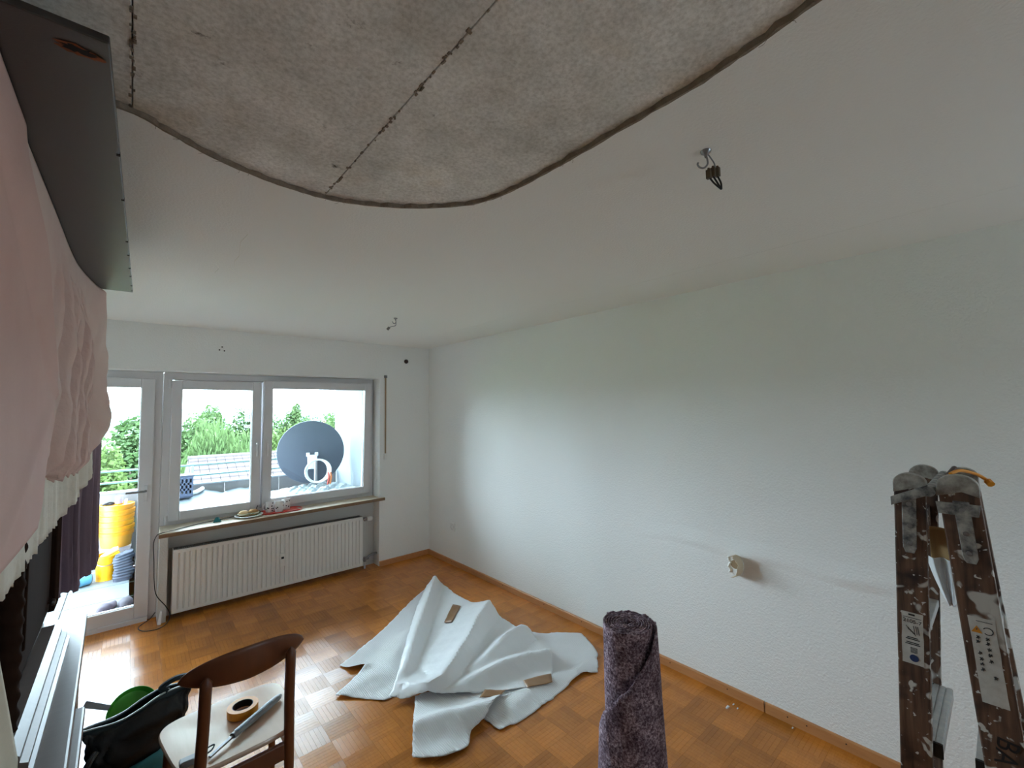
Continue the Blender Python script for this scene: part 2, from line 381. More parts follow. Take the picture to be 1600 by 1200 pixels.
# rough mortar crumbs along slab joints
mb = MB()
for xj, seed, ya in ((-0.021, 1, 1.42), (0.498, 2, 1.56)):
    rr = random.Random(seed)
    for k in range(70):
        y = rr.uniform(0.2, ya); s = rr.uniform(0.0015, 0.005); x = xj+rr.uniform(-0.005, 0.005)
        mb.box(x-s*.7, x+s*.7, y-s*rr.uniform(.6,2.2), y+s, H+0.0105, H+0.0135)
mb.build('joint_mortar', M['plaster_edge'], ceiling, kind='stuff')
# frayed fibres along the cut
mb = MB()
for k in range(46):
    i = random.randrange(4, len(ce)-2); x, y = ce[i]; a = random.uniform(0, 6.28); l = random.uniform(0.006, 0.022)
    mb.tube([(x,y,H-0.0004),(x+l*.6*cos(a),y+l*.6*sin(a),H-0.002),(x+l*cos(a+.4),y+l*sin(a+.4),H-0.004)], 0.0005, 4)
mb.build('torn_fibre', M['plaster_edge'], ceiling, kind='stuff')
# wallpaper seam and hair cracks on the ceiling finish
MB().box(2.318, 2.3205, -0.6, 4.6, H-0.0006, H+0.001).build('wallpaper_seam', M['ceil'], ceiling)
mb = MB()
mb.tube([(0.352,2.10,H),(0.345,2.22,H),(0.372,2.42,H),(0.368,2.52,H),(0.385,2.62,H)], 0.0012, 4)
mb.tube([(0.30,2.62,H),(0.325,2.70,H),(0.318,2.80,H)], 0.0012, 4)
mb.tube([(0.36,2.66,H),(0.45,2.80,H),(0.50,2.86,H)], 0.0010, 4)
mb.build('hair_crack', mat('crack_filler', (236,232,222), 0.8), ceiling)

def smooth(x, a, b): t = max(0, min(1, (x-a)/(b-a))); return t*t*(3-2*t)
# walls
structure(MB().box(XR, XR+.15, YB-.1, 4.97, -0.02, H+.013).build('wall_right', M['wall']))
structure(MB().box(XL-.15, XL, YB-.1, 4.97, -0.02, H+.1).build('wall_left', M['wall']))
wb = structure(MB().box(XL-.15, 2.05, YB-.15, YB, -0.02, H+.1).box(2.69, XR+.15, YB-.15, YB, -0.02, H+.1).box(2.05, 2.69, YB-.15, YB, -0.02, 1.28).box(2.05, 2.69, YB-.15, YB, 1.88, H+.1).build('wall_back', M['wall']))
wf = structure(MB().box(XL, XR, YF, 4.97, ZL, H+.013).box(XN1, XR, YF, 4.97, -0.02, ZL).build('wall_front', M['wall']))
MB().box(XN0, XN1, 4.86, 4.97, -0.02, 0.735).build('niche_back', M['niche'], wf)
MB().box(0.205, XN0, YF, 4.97, -0.02, 0.735).build('niche_post', M['niche'], wf)
# low ridge on the right wall, profile shaped to give a soft shade band
rp = [(1.86,0.832),(1.70,0.858),(1.58,0.872),(1.44,0.876),(1.316,0.872),(1.198,0.858),(1.08,0.862),(0.95,0.868),(0.788,0.862),(0.64,0.852),(0.50,0.852),(0.34,0.86),(0.1,0.86)]
rs = catmull([Vector((0,y,z)) for y, z in rp], 6); n = len(rs)
def ridge(u, v):
    i = min(n-1, int(round(u*(n-1)))); p = rs[i]; a = (v-.5)*2
    hgt = 0.010*(smooth(v, 0, .38) if v < .38 else 1-smooth(v, .38, 1.0))*min(1, 4*u)*(0.75+.25*sin(i*.35))
    return (XR-hgt+0.0004, p.y, p.z+.02+a*0.075)
MB().grid(n-1, 26, ridge).build('wall_ridge', M['wall'], bpy.data.objects['wall_right'])
# skirting
BH = 0.055
for nm, segs in (('baseboard_right', ((1.0,4.708),(-1.6,0.992))), ):
    base = None
    for a, b in segs:
        q = MB().prism([(XR-0.014,0.0),(XR,0.0),(XR,BH),(XR-0.010,BH),(XR-0.014,BH-.006)], 'y', a, b)
        o = q.build('skirting_board' if base else nm, M['oak'], base); 
        if base is None: base = structure(o)
mb = MB()
for y in (4.2,3.9,3.31,2.75,2.33,1.92,1.57,1.20,0.88,0.79,0.62,0.34): mb.lathe([(0.0001,-.001),(0.0035,-.001),(0.0035,.001)], (XR-0.0143,y,0.034), 8, 'x')
mb.build('nail_head', M['shadowhole'], base)
structure(MB().prism([(YF-0.014,0.0),(YF,0.0),(YF,BH),(YF-0.010,BH),(YF-0.014,BH-.006)], 'x', XN1+.004, XR).build('baseboard_front', M['oak']))

# ------------------------------------------------------------------ window, door
def frame_ring(x0, x1, z0, z1, w, y0, y1, wb=None, wt=None):
    wb = wb or w; wt = wt or w
    b = MB()
    b.box(x0, x0+w, y0, y1, z0, z1); b.box(x1-w, x1, y0, y1, z0, z1)
    b.box(x0+w, x1-w, y0, y1, z0, z0+wb); b.box(x0+w, x1-w, y0, y1, z1-wt, z1); return b
w2 = structure(frame_ring(2.05, 2.69, 1.28, 1.88, 0.05, YB-.12, YB-.05).build('added_window', M['upvc'], bevel=0.004))  # extra window added behind the camera to brighten the near room
MB().box(2.095, 2.645, YB-.09, YB-.084, 1.325, 1.835).build('pane', M['glass'], w2)
win = structure(frame_ring(0.205, 2.124, 0.738, 2.10, 0.062, 4.895, 4.965).build('window_1', M['upvc'], bevel=0.004))
def sash(x0, x1, z0, z1, tilt, handle_x):
    yo = 4.872
    fr = frame_ring(x0, x1, z0, z1, 0.078, yo, yo+0.068)
    o = fr.build('sash', M['upvc'], win, bevel=0.006)
    g = 0.078
    MB().box(x0+g-.004, x1-g+.004, yo+0.032, yo+0.038, z0+g-.004, z1-g+.004).build('pane', M['glass'], o)
    frame_ring(x0+g-.003, x1-g+.003, z0+g-.003, z1-g+.003, 0.005, yo+0.022, yo+0.03).build('gasket', M['gasket'], o)
    hz = 1.40
    h = MB().box(handle_x-.013, handle_x+.013, yo-.010, yo, hz-.01, hz+.07).tube([(handle_x,yo-.006,hz+.035),(handle_x,yo-.045,hz+.035),(handle_x,yo-.05,hz+.025),(handle_x,yo-.05,hz-.09)], 0.009, 8)
    h.build('sash_handle', M['upvc'], o)
    if tilt:
        piv = Matrix.Translation((0,yo,z0)) @ Matrix.Rotation(radians(tilt), 4, 'X') @ Matrix.Translation((0,-yo,-z0))
        o.matrix_local = piv
    return o
sash(0.262, 0.966, 0.795, 2.032, 0, 0.93)
sash(0.984, 2.082, 0.800, 2.050, 1.6, 1.02)
MB().box(0.945, 1.005, 4.945, 4.965, 0.80, 2.04).build('mullion', M['upvc'], win, bevel=0.003)
for z in (2.0, 0.81): MB().cyl((0.247,4.868,z-.035),(0.247,4.868,z+.035),0.011,n=12).build('hinge', M['upvc'], win)
door = structure(MB().box(-0.83,-0.765,4.895,4.965,0.0,2.10).box(0.145,0.203,4.895,4.965,0.0,2.10).box(-0.765,0.145,4.895,4.965,2.035,2.10).box(-0.765,0.145,4.86,4.965,-0.012,0.035).build('door_1', M['upvc'], bevel=0.004))
ds = frame_ring(-0.775, 0.150, 0.036, 2.04, 0.092, 4.872, 4.94, wb=0.10, wt=0.076).build('sash', M['upvc'], door, bevel=0.006)
MB().box(-0.69, 0.064, 4.904, 4.910, 0.13, 1.968).build('pane', M['glass'], ds)
frame_ring(-0.686, 0.061, 0.133, 1.967, 0.005, 4.894, 4.902).build('gasket', M['gasket'], ds)
MB().box(0.094,0.120,4.862,4.872,0.99,1.13).build('handle_plate', M['upvc'], ds, bevel=.003)
hd = MB().tube([(0.107,4.868,1.085),(0.107,4.825,1.085),(0.098,4.818,1.085),(-0.02,4.818,1.085)], 0.009, 8)
hd.build('door_handle', M['grey'], ds)
structure(MB().box(XL, -0.83, 4.86, 4.965, -0.012, 2.105).build('wall_beside_door', M['wall']))
structure(MB().box(-0.83, 0.205, 4.90, 4.96, 2.10, 2.12).build('trim_1', M['upvc']))
# sill
sl = structure(MB().prism([(0.192,4.566),(2.180,4.686),(2.180,YF-.001),(XN1-.001,YF-.001),(XN1-.001,4.893),(0.206,4.893)], 'z', 0.738, 0.762).build('window_sill_1', M['sill'], bevel=0.003))
MB().hexa([(0.191,4.5645,0.728),(2.181,4.6845,0.728),(2.181,4.6875,0.728),(0.191,4.5675,0.728)],[(0.191,4.5645,0.757),(2.181,4.6845,0.757),(2.181,4.6875,0.757),(0.191,4.5675,0.757)]).build('sill_edge', M['sill_edge'], sl)

# ------------------------------------------------------------------ radiator
rad = thing('radiator', 'long white ribbed panel radiator in the niche under the window', 'radiator', (1.12,4.76,0.05))
RX0, RX1, RZ0, RZ1, RY = 0.295, 1.945, 0.048, 0.578, 4.722
nf = 41; pitch = (RX1-RX0-0.05)/nf; b = MB()
prof = []
x = RX0
prof += [(RX0, RY+.010), (RX0+.004, RY)]
for k in range(nf):
    xa = RX0+0.025+k*pitch
    prof += [(xa+pitch*.30, RY), (xa+pitch*.40, RY+.011), (xa+pitch*.60, RY+.011), (xa+pitch*.70, RY)]
prof += [(RX1-.004, RY), (RX1, RY+.010)]
zz = [(RZ0,1,0.006),(RZ0+.004,1,0),(RZ0+.03,1,0),(RZ0+.045,0,0),(RZ1-.045,0,0),(RZ1-.03,1,0),(RZ1-.004,1,0),(RZ1,1,0.006)]
vs = [(px, (RY if fl and py > RY and 0 < i < len(prof)-1 else py)+dy, z) for (z, fl, dy) in zz for i, (px, py) in enumerate(prof)]
n = len(prof); fs = [[r*n+i, r*n+i+1, (r+1)*n+i+1, (r+1)*n+i] for r in range(len(zz)-1) for i in range(n-1)]
b.add(vs, fs, True).build('front_panel', M['radiator'], rad)
MB().box(RX0+.02, RX1-.02, 4.80, 4.82, RZ0+.02, RZ1-.01).build('back_panel', M['radiator'], rad)
for xa in (RX0+.001, RX1-.009): MB().box(xa, xa+.008, RY+.006, 4.82, RZ0+.008, RZ1).build('side_panel', M['radiator'], rad, bevel=0.002)
b = MB(); b.box(RX0+.008, RX1-.008, RY+.012, RY+.017, RZ1-.012, RZ1+.002).box(RX0+.008, RX1-.008, 4.805, 4.81, RZ1-.012, RZ1+.002)
for k in range(110):
    xa = RX0+.012+k*(RX1-RX0-.024)/110; b.box(xa, xa+.006, RY+.017, 4.805, RZ1-.006, RZ1)
b.build('top_grille', M['darkgap'], rad)
v = MB().cyl((1.94,4.772,0.535),(1.99,4.772,0.535),0.011,n=12).cyl((1.99,4.772,0.515),(1.99,4.772,0.555),0.015,n=12).cyl((1.99,4.772,0.535),(1.99,4.86,0.535),0.009,n=12)
v = v.build('valve', M['steel'], rad)
MB().lathe([(0.0,0),(0.02,0),(0.026,0.012),(0.026,0.05),(0.02,0.06),(0,0.061)], (2.006,4.772,0.535), 16, 'x').build('thermostat_head', M['white'], v)
MB().cyl((1.94,4.772,0.10),(2.03,4.772,0.10),0.011,n=12).cyl((1.985,4.772,0.075),(1.985,4.772,0.125),0.016,n=12).tube([(2.0,4.772,0.11),(2.06,4.772,0.135),(2.13,4.78,0.135)],0.012,10).build('return_valve', M['steel'], rad)
MB().cyl((1.985,4.772,-.01),(1.985,4.772,0.08),0.009,n=12).build('pipe', M['upvc'], rad)
mt = MB().box(1.117,1.160,RY-.024,RY-.002,0.243,0.368).build('heat_meter', M['white'], rad, bevel=0.006)
MB().box(1.127,1.150,RY-.026,RY-.0235,0.318,0.338).build('meter_display', M['ink'], mt)

# ------------------------------------------------------------------ small fixtures on walls and ceiling
sk = thing('wall_socket', 'white square wall socket low on the right wall near the corner', 'socket', (XR,4.19,0.42))
MB().box(XR-.012,XR,4.145,4.235,0.375,0.465).build('cover_plate', M['white'], sk, bevel=0.004)
MB().lathe([(0.028,0),(0.028,.001),(0.022,.010),(0.0001,.010)], (XR-.0135,4.19,0.42), 20, 'x').build('socket_well', M['darkgap'], sk)
st = thing('shutter_strap', 'beige roller shutter strap hanging beside the window reveal', 'strap', (2.195,YF,1.2))
MB().box(2.186,2.204,YF-.008,YF-.005,1.24,2.13).build('strap_band', mat('strap_webbing', (168,148,120), 0.8), st)
MB().box(2.178,2.212,YF-.016,YF,2.115,2.145).build('strap_guide', M['darkgap'], st, bevel=0.003)
MB().box(2.176,2.216,YF-.014,YF,1.18,1.25).build('winder_plate', M['white'], st, bevel=0.004)
kn = MB().lathe([(0.0,-.03),(0.016,-.03),(0.024,-.022),(0.026,-.010),(0.020,0),(0,0)], (2.452,YF,2.322), 20, 'y').build('curtain_knob', mat('dark_brown_knob', (50,26,18), 0.35))
tag(kn, 'dark brown round knob high on the window wall near the corner', 'knob')
dh = thing('drill_holes', 'three small drill holes with filler marks above the window', 'hole', (0.607,YF,2.319))
for dx, dz in ((0,0.022),(-0.02,-0.006),(0.018,-0.012)):
    h = MB().lathe([(0.0001,-.001),(0.006,-.001),(0.0065,.0)], (0.607+dx,YF-.0003,2.319+dz), 10, 'y').build('drill_hole', M['shadowhole'], dh)
MB().lathe([(0.0001,-.0006),(0.016,-.0006),(0.019,.0)], (0.607,YF-.0001,2.322), 14, 'y').build('filler_patch', M['white'], dh)
def lamp_hook(x, y, label, kind):
    t = thing('lamp_hook', label, 'hook', (x,y,H))
    MB().lathe([(0.0001,0),(0.016,0),(0.014,-.006),(0.006,-.012),(0.004,-.02)], (x,y,H), 14).build('hook_plate', M['steel'], t)
    d = Vector((R_.x, R_.y, 0)).normalized()
    P = lambda a, b, c=0: Vector((x,y,H))+d*a+Vector((0,0,b))+Vector((-d.y,d.x,0))*c
    if kind == 1:
        MB().tube(catmull([P(0,-.01),P(.004,-.03),P(.003,-.042),P(-.008,-.052),P(-.02,-.05),P(-.026,-.042),P(-.024,-.036)],5), 0.0028, 8).build('hook', M['steel'], t)
        MB().tube(catmull([P(0.004,-.008),P(.014,-.022),P(.024,-.04),P(.026,-.06)],5), 0.002, 6).build('cable', M['grey'], t)
        bl = MB()
        for k in range(3):
            a = P(0.006+0.013*k, -.062-0.006*(k == 0), 0)
            bl.box(a.x-.006,a.x+.006,a.y-.007,a.y+.007,a.z-.017,a.z+.010)
            bl.cyl(a+Vector((0,0,.010)), a+Vector((0,0,.016)), 0.0038, n=8)
        bl.build('terminal_block', mat('brown_terminal', (92,80,62), 0.5), t, bevel=0.0015)
        w = MB(); e = P(.042,-.118)
        for k in range(3):
            a = P(0.006+0.013*k, -.078); w.tube(catmull([a, a.lerp(e, .5)+d*(0.004*(k-1)), e],5), 0.0026, 6)
        w.build('wire', M['black'], t)
    else:
        MB().tube(catmull([P(0,-.01),P(.002,-.03),P(-.002,-.042),P(-.014,-.046),P(-.022,-.036),P(-.024,-.028)],5), 0.0028, 8).build('hook', M['steel'], t)
        MB().tube(catmull([P(0.002,-.008),P(.004,-.04),P(.0,-.062),P(-.03,-.07),P(-.055,-.078)],5), 0.0032, 8).build('wire', M['grey'], t)
        MB().tube([P(-.05,-.076),P(-.068,-.096)], 0.011, 8).build('cable_end', M['darkgap'], t)
lamp_hook(1.265, 0.552, 'ceiling lamp hook with terminal block and looped black wires, near the bare concrete patch', 1)
lamp_hook(1.614, 3.285, 'small ceiling lamp hook with a bent grey wire, in front of the window', 2)
# torn-out cable box in the right wall
jb = thing('torn_outlet', 'broken plaster outlet jutting out of the right wall with torn white edge', 'outlet', (XR,1.13,0.78))
def torn(u, v):
    a = -pi/2+u*pi*1.02; jag = 0.008*noise1(u*9, 2)*v
    return (XR-0.002-v*(0.075+jag), 1.122-0.040*cos(a)*(1-.10*v), 0.785+0.060*sin(a)+0.006*v)
MB().grid(28, 6, torn).build('paper_flap', mat('torn_wallpaper_shaded', (208,192,166), 0.9, trans=0.1), jb, solid=0.003)  # tan colour puts the flap's shaded side into the paper
def torn2(u, v):
    return (XR-0.001-0.006*sin(pi*v)-.003*noise1(u*7,1)*v, 1.155+0.014*v+0.006*noise1(u*8,3), 0.733+0.098*u)
MB().grid(16, 4, torn2).build('torn_edge', mat('torn_edge_lit', (236,234,226), 0.9), jb, solid=0.003)  # whiter tone stands for the lit side of the tear
MB().lathe([(0.0001,-.003),(0.024,-.003),(0.026,0)], (XR-.0005,1.13,0.785), 16, 'x').build('cavity', mat('cavity_plaster', (150,128,102), 0.95), jb)

# black cable from the sill to the floor
cb = MB().tube(catmull([(0.95,4.868,0.83),(0.90,4.855,0.775),(0.72,4.80,0.768),(0.50,4.74,0.768),(0.30,4.63,0.768),(0.205,4.575,0.768),(0.178,4.60,0.745),(0.165,4.70,0.66),(0.172,4.71,0.52),(0.178,4.71,0.36),(0.195,4.71,0.24),(0.262,4.695,0.13),(0.285,4.68,0.06),(0.262,4.66,0.008),(0.20,4.60,0.006),(0.115,4.64,0.006),(0.09,4.74,0.008),(0.16,4.80,0.03),(0.196,4.84,0.06)],8), 0.0032, 8)
tag(cb.build('cable', M['rubber']), 'thin black cable running over the window sill and down beside the door frame', 'cable')
sc = MB().hexa([(0.205,4.700,0.0),(0.226,4.690,0.0),(0.232,4.704,0.0),(0.211,4.712,0.0)],[(0.222,4.706,0.105),(0.236,4.700,0.105),(0.238,4.712,0.105),(0.226,4.716,0.105)])
tag(sc.build('trim_offcut', M['white'], bevel=0.002), 'short white plastic strip leaning against the post by the door', 'strip')

# ------------------------------------------------------------------ things on the sill
ZS = 0.762
pl = thing('snack_plate', 'white plate with filled rolls on the window sill', 'plate', (0.86,4.83,ZS))
MB().lathe([(0.0001,0),(0.06,0),(0.07,.004),(0.114,.014),(0.117,.017),(0.112,.018),(0.07,.009),(0.0001,.006)], (0.855,4.752,ZS), 36).build('plate_dish', M['white'], pl)
for k, (dx, dy, l, cr, nm) in enumerate([(-0.042,0,0.066,(222,190,140),'bread_roll'),(0.036,.012,0.07,(190,146,92),'bread_roll')]):
    rl = thing(nm, ['pale bread roll at the left of the snack plate','browned bread roll at the right of the snack plate'][k], 'bread', (0.855+dx,4.752+dy,ZS+.01))
    MB().lathe([(0.0001,-.004),(l*.6,-.002),(l*.72,.012),(l*.66,.03),(l*.4,.045),(0.0001,.05)], (0.855+dx,4.752+dy,ZS+.012), 20).build('crust', mat('bread_crust_%d' % k, cr, 0.8, bump=.2, bscale=60), rl)
    lf = MB()
    for q in range(9):
        a = q*0.7+k; r = l*.66
        c = Vector((0.855+dx+r*cos(a), 4.752+dy+r*sin(a), ZS+.018+.006*(q % 3)))
        lf.grid(3, 3, lambda u, v, c=c, a=a: (c.x+(u-.5)*.035*cos(a)-(v-.5)*.035*sin(a), c.y+(u-.5)*.035*sin(a)+(v-.5)*.035*cos(a), c.z+.006*sin(u*5+v*4)))
    fl = MB().lathe([(0.0001,.013),(l*.74,.013),(l*.76,.019),(l*.74,.024),(0.0001,.024)], (0.855+dx,4.752+dy,ZS+.012), 20)
    fl.build('filling', mat('cream_filling_%d' % k, (236,230,208), .7), rl)
    lf.build('salad', mat('salad_green_%d' % k, (96,128,58), 0.6, col2=(60,90,40), var=.5, vscale=60), rl)
tr = thing('tray', 'flat red serving tray under the mugs on the window sill', 'tray', (1.12,4.79,ZS))
MB().box(0.975,1.29,4.685,4.862,ZS,ZS+.005).build('tray_base', mat('red_tray', (214,62,46), 0.4), tr, bevel=0.004)
b = MB().tube(catmull([(0.98,4.69,ZS+.008),(1.285,4.69,ZS+.008),(1.285,4.857,ZS+.008),(0.98,4.857,ZS+.008)],6,True), 0.005, 6, closed=True)
b.build('tray_rim', M['red'] if 'red' in M else mat('red_tray_rim', (200,56,42), 0.4), tr)
dots = mat('mug_glaze', (228,228,226), 0.3)
def mug(x, y, label, ang):
    t = thing('mug', label, 'mug', (x,y,ZS+.006), 0, 'dotted mugs on the red tray')
    z = ZS+.006
    MB().lathe([(0.0001,0),(0.034,0),(0.0375,.004),(0.039,.102),(0.0375,.103),(0.036,.097),(0.034,.008),(0.0001,.006)], (x,y,z), 28).build('mug_body', dots, t)
    MB().tube(catmull([(x+.038*cos(ang),y+.038*sin(ang),z+.082),(x+.063*cos(ang),y+.063*sin(ang),z+.074),(x+.063*cos(ang),y+.063*sin(ang),z+.036),(x+.038*cos(ang),y+.038*sin(ang),z+.024)],5), 0.0045, 8).build('mug_handle', dots, t)
    bb = MB(); rr = random.Random(int(x*1000))
    for k in range(14):
        a = rr.uniform(0, 6.28); zz = rr.uniform(.012,.09); c = Vector((x+.0390*cos(a), y+.0390*sin(a), z+zz)); u = Vector((-sin(a),cos(a),0)); w = Vector((0,0,1)); r = .0065
        bb.add([c+r*(cos(q*pi/4)*u+sin(q*pi/4)*w) for q in range(8)], [list(range(8))])
    bb.build('dot_print', M['ink'], t, kind='stuff')
mug(1.040, 4.790, 'dotted white mug at the left end of the red tray', 3.4)
mug(1.110, 4.738, 'dotted white mug at the front edge of the red tray', -0.9)
mug(1.185, 4.805, 'dotted white mug at the right on the red tray', 2.2)
bw = thing('ribbon_scrap', 'small crumpled teal wrapper on the sill left of the plate', 'wrapper', (0.60,4.74,ZS))
def wrap(u, v):
    a = u*2*pi; r = .030+.006*noise1(a*2, 1)
    return (0.60+r*cos(a)*(1-.6*v), 4.715+r*.6*sin(a)*(1-.6*v), ZS+.002+.035*v+.006*noise1(a+v*3, 2)*v)
MB().grid(20, 5, wrap).build('wrapper_fold', mat('teal_wrapper', (42,128,134), 0.35), bw, solid=0.002)

# ------------------------------------------------------------------ wall unit on the left with projecting top board
wu = thing('wall_unit', 'dark stained oak wall unit along the left wall, draped with sheets', 'wall unit', (-0.36,2.0,0))
MB().box(-0.60,-0.15,0.9,2.60,0.0,0.862).build('base_cabinet', M['darkwood'], wu, bevel=0.004)
ct = MB().prism([(-0.60,0.9),(-0.078,0.9),(-0.117,2.617),(-0.60,2.62)], 'z', 0.862, 0.90)
ctop = mat('polished_counter', (112,96,90), 0.40, spec=1.0, col2=(98,82,76), var=.2, vscale=10, stretch=(1,6,1))
ct.build('counter', ctop, wu, bevel=0.006)
MB().prism([(-0.15,0.9),(-0.066,0.9),(-0.082,1.92),(-0.15,1.92)], 'z', 0.815, 0.845).build('counter_moulding', ctop, wu, bevel=0.006)
for k, (ya, yb) in enumerate(((0.95,1.48),(1.50,2.02),(2.04,2.57))):
    d = MB().box(-0.152,-0.134,ya,yb,0.08,0.80).build('cabinet_door', M['darkwood'], wu, bevel=0.006)
    MB().box(-0.136,-0.128,ya+.07,yb-.07,0.16,0.72).build('door_panel', M['darkwood'], d, bevel=0.006)
    MB().lathe([(0.0,0.02),(0.012,0.018),(0.014,0.010),(0.006,0.004),(0.006,0)], (-0.134,yb-.035,0.5), 12, 'x').build('knob', M['steel'], d)
MB().box(-0.60,-0.245,1.70,2.65,0.90,2.281).build('hutch_body', M['hutchwood'], wu, bevel=0.004)
MB().box(-0.245,-0.208,2.52,2.65,0.965,2.281).build('hutch_stile', M['hutchwood'], wu, bevel=0.004)
MB().box(-0.245,-0.212,1.74,1.84,0.965,2.281).build('hutch_stile', M['hutchwood'], wu, bevel=0.004)
d = MB().box(-0.235,-0.222,1.86,2.50,0.98,2.27).build('hutch_door', M['hutchwood'], wu, bevel=0.004)
MB().box(-0.226,-0.216,1.93,2.43,1.05,2.2).build('door_panel', M['hutchwood'], d, bevel=0.006)
MB().lathe([(0.0,0.022),(0.011,0.02),(0.013,0.012),(0.006,0.004),(0.006,0)], (-0.222,2.46,1.02), 12, 'x').build('knob', M['darkwood'], d)
def mprof(x0): return [(x0-.03,0.90),(x0+.044,0.90),(x0+.044,0.912),(x0+.036,0.918),(x0+.036,0.930),(x0+.022,0.936),(x0+.022,0.950),(x0+.004,0.966),(x0-.03,0.966)]
MB().prism(mprof(-0.195), 'y', 1.55, 2.36).build('base_moulding', ctop, wu)
# twisted column at the near end of the hutch
def col(u, v):
    a = u*2*pi; z = 0.966+v*1.31; r = 0.0235+0.0028*sin(z*2*pi/0.045+a)
    return (-0.214+r*cos(a), 1.655+r*sin(a), z)
MB().grid(20, 260, col).build('turned_column', M['hutchwood'], wu)
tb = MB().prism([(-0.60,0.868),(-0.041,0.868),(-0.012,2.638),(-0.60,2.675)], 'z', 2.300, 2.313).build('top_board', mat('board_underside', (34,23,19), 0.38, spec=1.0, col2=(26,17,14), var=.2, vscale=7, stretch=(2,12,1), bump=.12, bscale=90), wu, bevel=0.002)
mb = MB()
for y in (1.24,1.5,1.86,2.02,2.2,2.33,2.5,2.6):
    xx = -0.041+0.029*(y-.868)/1.77; mb.box(xx-.006,xx+.0006,y-.004,y+.004,2.2985,2.306)
mb.build('edge_chip', M['shadowhole'], tb, kind='stuff')
rr = random.Random(5)
def jag(cx, cy, lx, ly, z, n=26, j=.28):
    pts = [(cx+lx*cos(2*pi*k/n)*(1+j*rr.uniform(-1,.6)), cy+ly*sin(2*pi*k/n)*(1+j*rr.uniform(-1,.8)), z) for k in range(n)]
    return MB().add([(cx, cy, z)]+pts, [[0, 1+k, 1+(k+1) % n] for k in range(n)])
jag(-.076, .9135, .029, .0125, 2.2989).build('splintered_break', M['rawwood'], tb)
jag(-.077, .9110, .022, .0075, 2.2986, j=.4).build('break_hole', M['shadowhole'], tb)

# ------------------------------------------------------------------ cloth over the wall unit
path = catmull([Vector((-.186,0.8,0)),Vector((-.183,1.3,0)),Vector((-.18,1.7,0)),Vector((-.178,2.1,0)),Vector((-.168,2.32,0)),Vector((-.140,2.55,0)),Vector((-.112,2.69,0)),Vector((-.125,2.75,0)),Vector((-.20,2.765,0))],10)
cum = [0]
for a, b_ in zip(path, path[1:]): cum.append(cum[-1]+(b_-a).length)
def pth(t):
    s = t*cum[-1]
    for i in range(len(path)-1):
        if s <= cum[i+1]+1e-9:
            f = (s-cum[i])/max(1e-9, cum[i+1]-cum[i]); p = path[i].lerp(path[i+1], f); d = (path[i+1]-path[i]).normalized(); return p, Vector((d.y,-d.x,0))
    return path[-1], Vector((0,1,0))
def smooth(x, a, b): t = max(0, min(1, (x-a)/(b-a))); return t*t*(3-2*t)
hem_w = lambda y, t: lerp_tab([(0.8,1.345),(1.3,1.345),(2.25,1.36),(2.45,1.385),(2.6,1.43),(2.76,1.52)], y) if t < .93 else 1.52
def white(u, v):
    p, nrm = pth(u); y = p.y; z1 = hem_w(y, u)+.0022*noise1(u*240, 4); z = 2.25+(z1-2.25)*v
    g = (.004+.008*smooth(y, 1.7, 2.5))*noise1(y*22+sin(z*4), 4)*.6+.0022*sin(y*150)*smooth(v, .93, 1.0)
    return (p.x+nrm.x*(g-.016), p.y+nrm.y*(g-.016), z+.003*noise1(y*9, 4))
ws = MB().grid(220, 44, white).build('white_sheet', M['cream'], solid=0.003)
tag(ws, 'creamy white sheet showing its frilled hem below the pink one', 'sheet')
hem_p = lambda y, t: lerp_tab([(0.8,1.60),(1.6,1.60),(1.83,1.575),(2.0,1.55),(2.15,1.545),(2.38,1.535),(2.5,1.57),(2.6,1.60),(2.68,1.655),(2.76,1.70)], y) if t < .93 else 1.74
def pink(u, v):
    p, nrm = pth(u); y = p.y; top = 2.297; z1 = hem_p(y, u)
    k = smooth(y, 1.62, 1.80)*(1-smooth(y, 2.30, 2.42)); kf = smooth(y, 2.30, 2.46)
    q = (y-1.66+.10*(2.0-(top+(z1-top)*v)))/.074+.22*sin(y*11)
    ridge_ = (.5+.5*math.tanh(3.2*sin(2*pi*q+.5*sin(z1*0+y*23))))*(.75+.35*sin(y*17+1))
    z1 += -.020*ridge_*k+.006*noise1(y*40, 2)
    z = top+(z1-top)*v; rt = smooth(top-z, .0, .30)
    g = k*rt*(.044*ridge_+.005*sin(z*21+y*30))
    dg = (y-2.42)*5.2+(2.3-z)*2.1
    g += kf*rt*(.030*(.5*math.tanh(3*sin(2*pi*dg*.62+.6)))+.012*sin(2*pi*(y*3.1-z*2.7))+.048*smooth(top-z, .42, .62)*smooth(y, 2.40, 2.66))
    g += .003*noise1(z*9+y*5, 3)*rt
    g -= .030*smooth(v, .93, 1.0)*(k+.6*kf)
    return (p.x+nrm.x*(.006+g), p.y+nrm.y*(.006+g), z)
ps = MB().grid(420, 90, pink).build('pink_sheet', M['pink'], solid=0.003)
tag(ps, 'pale pink sheet gathered in tight folds at the far end of the wall unit', 'sheet')
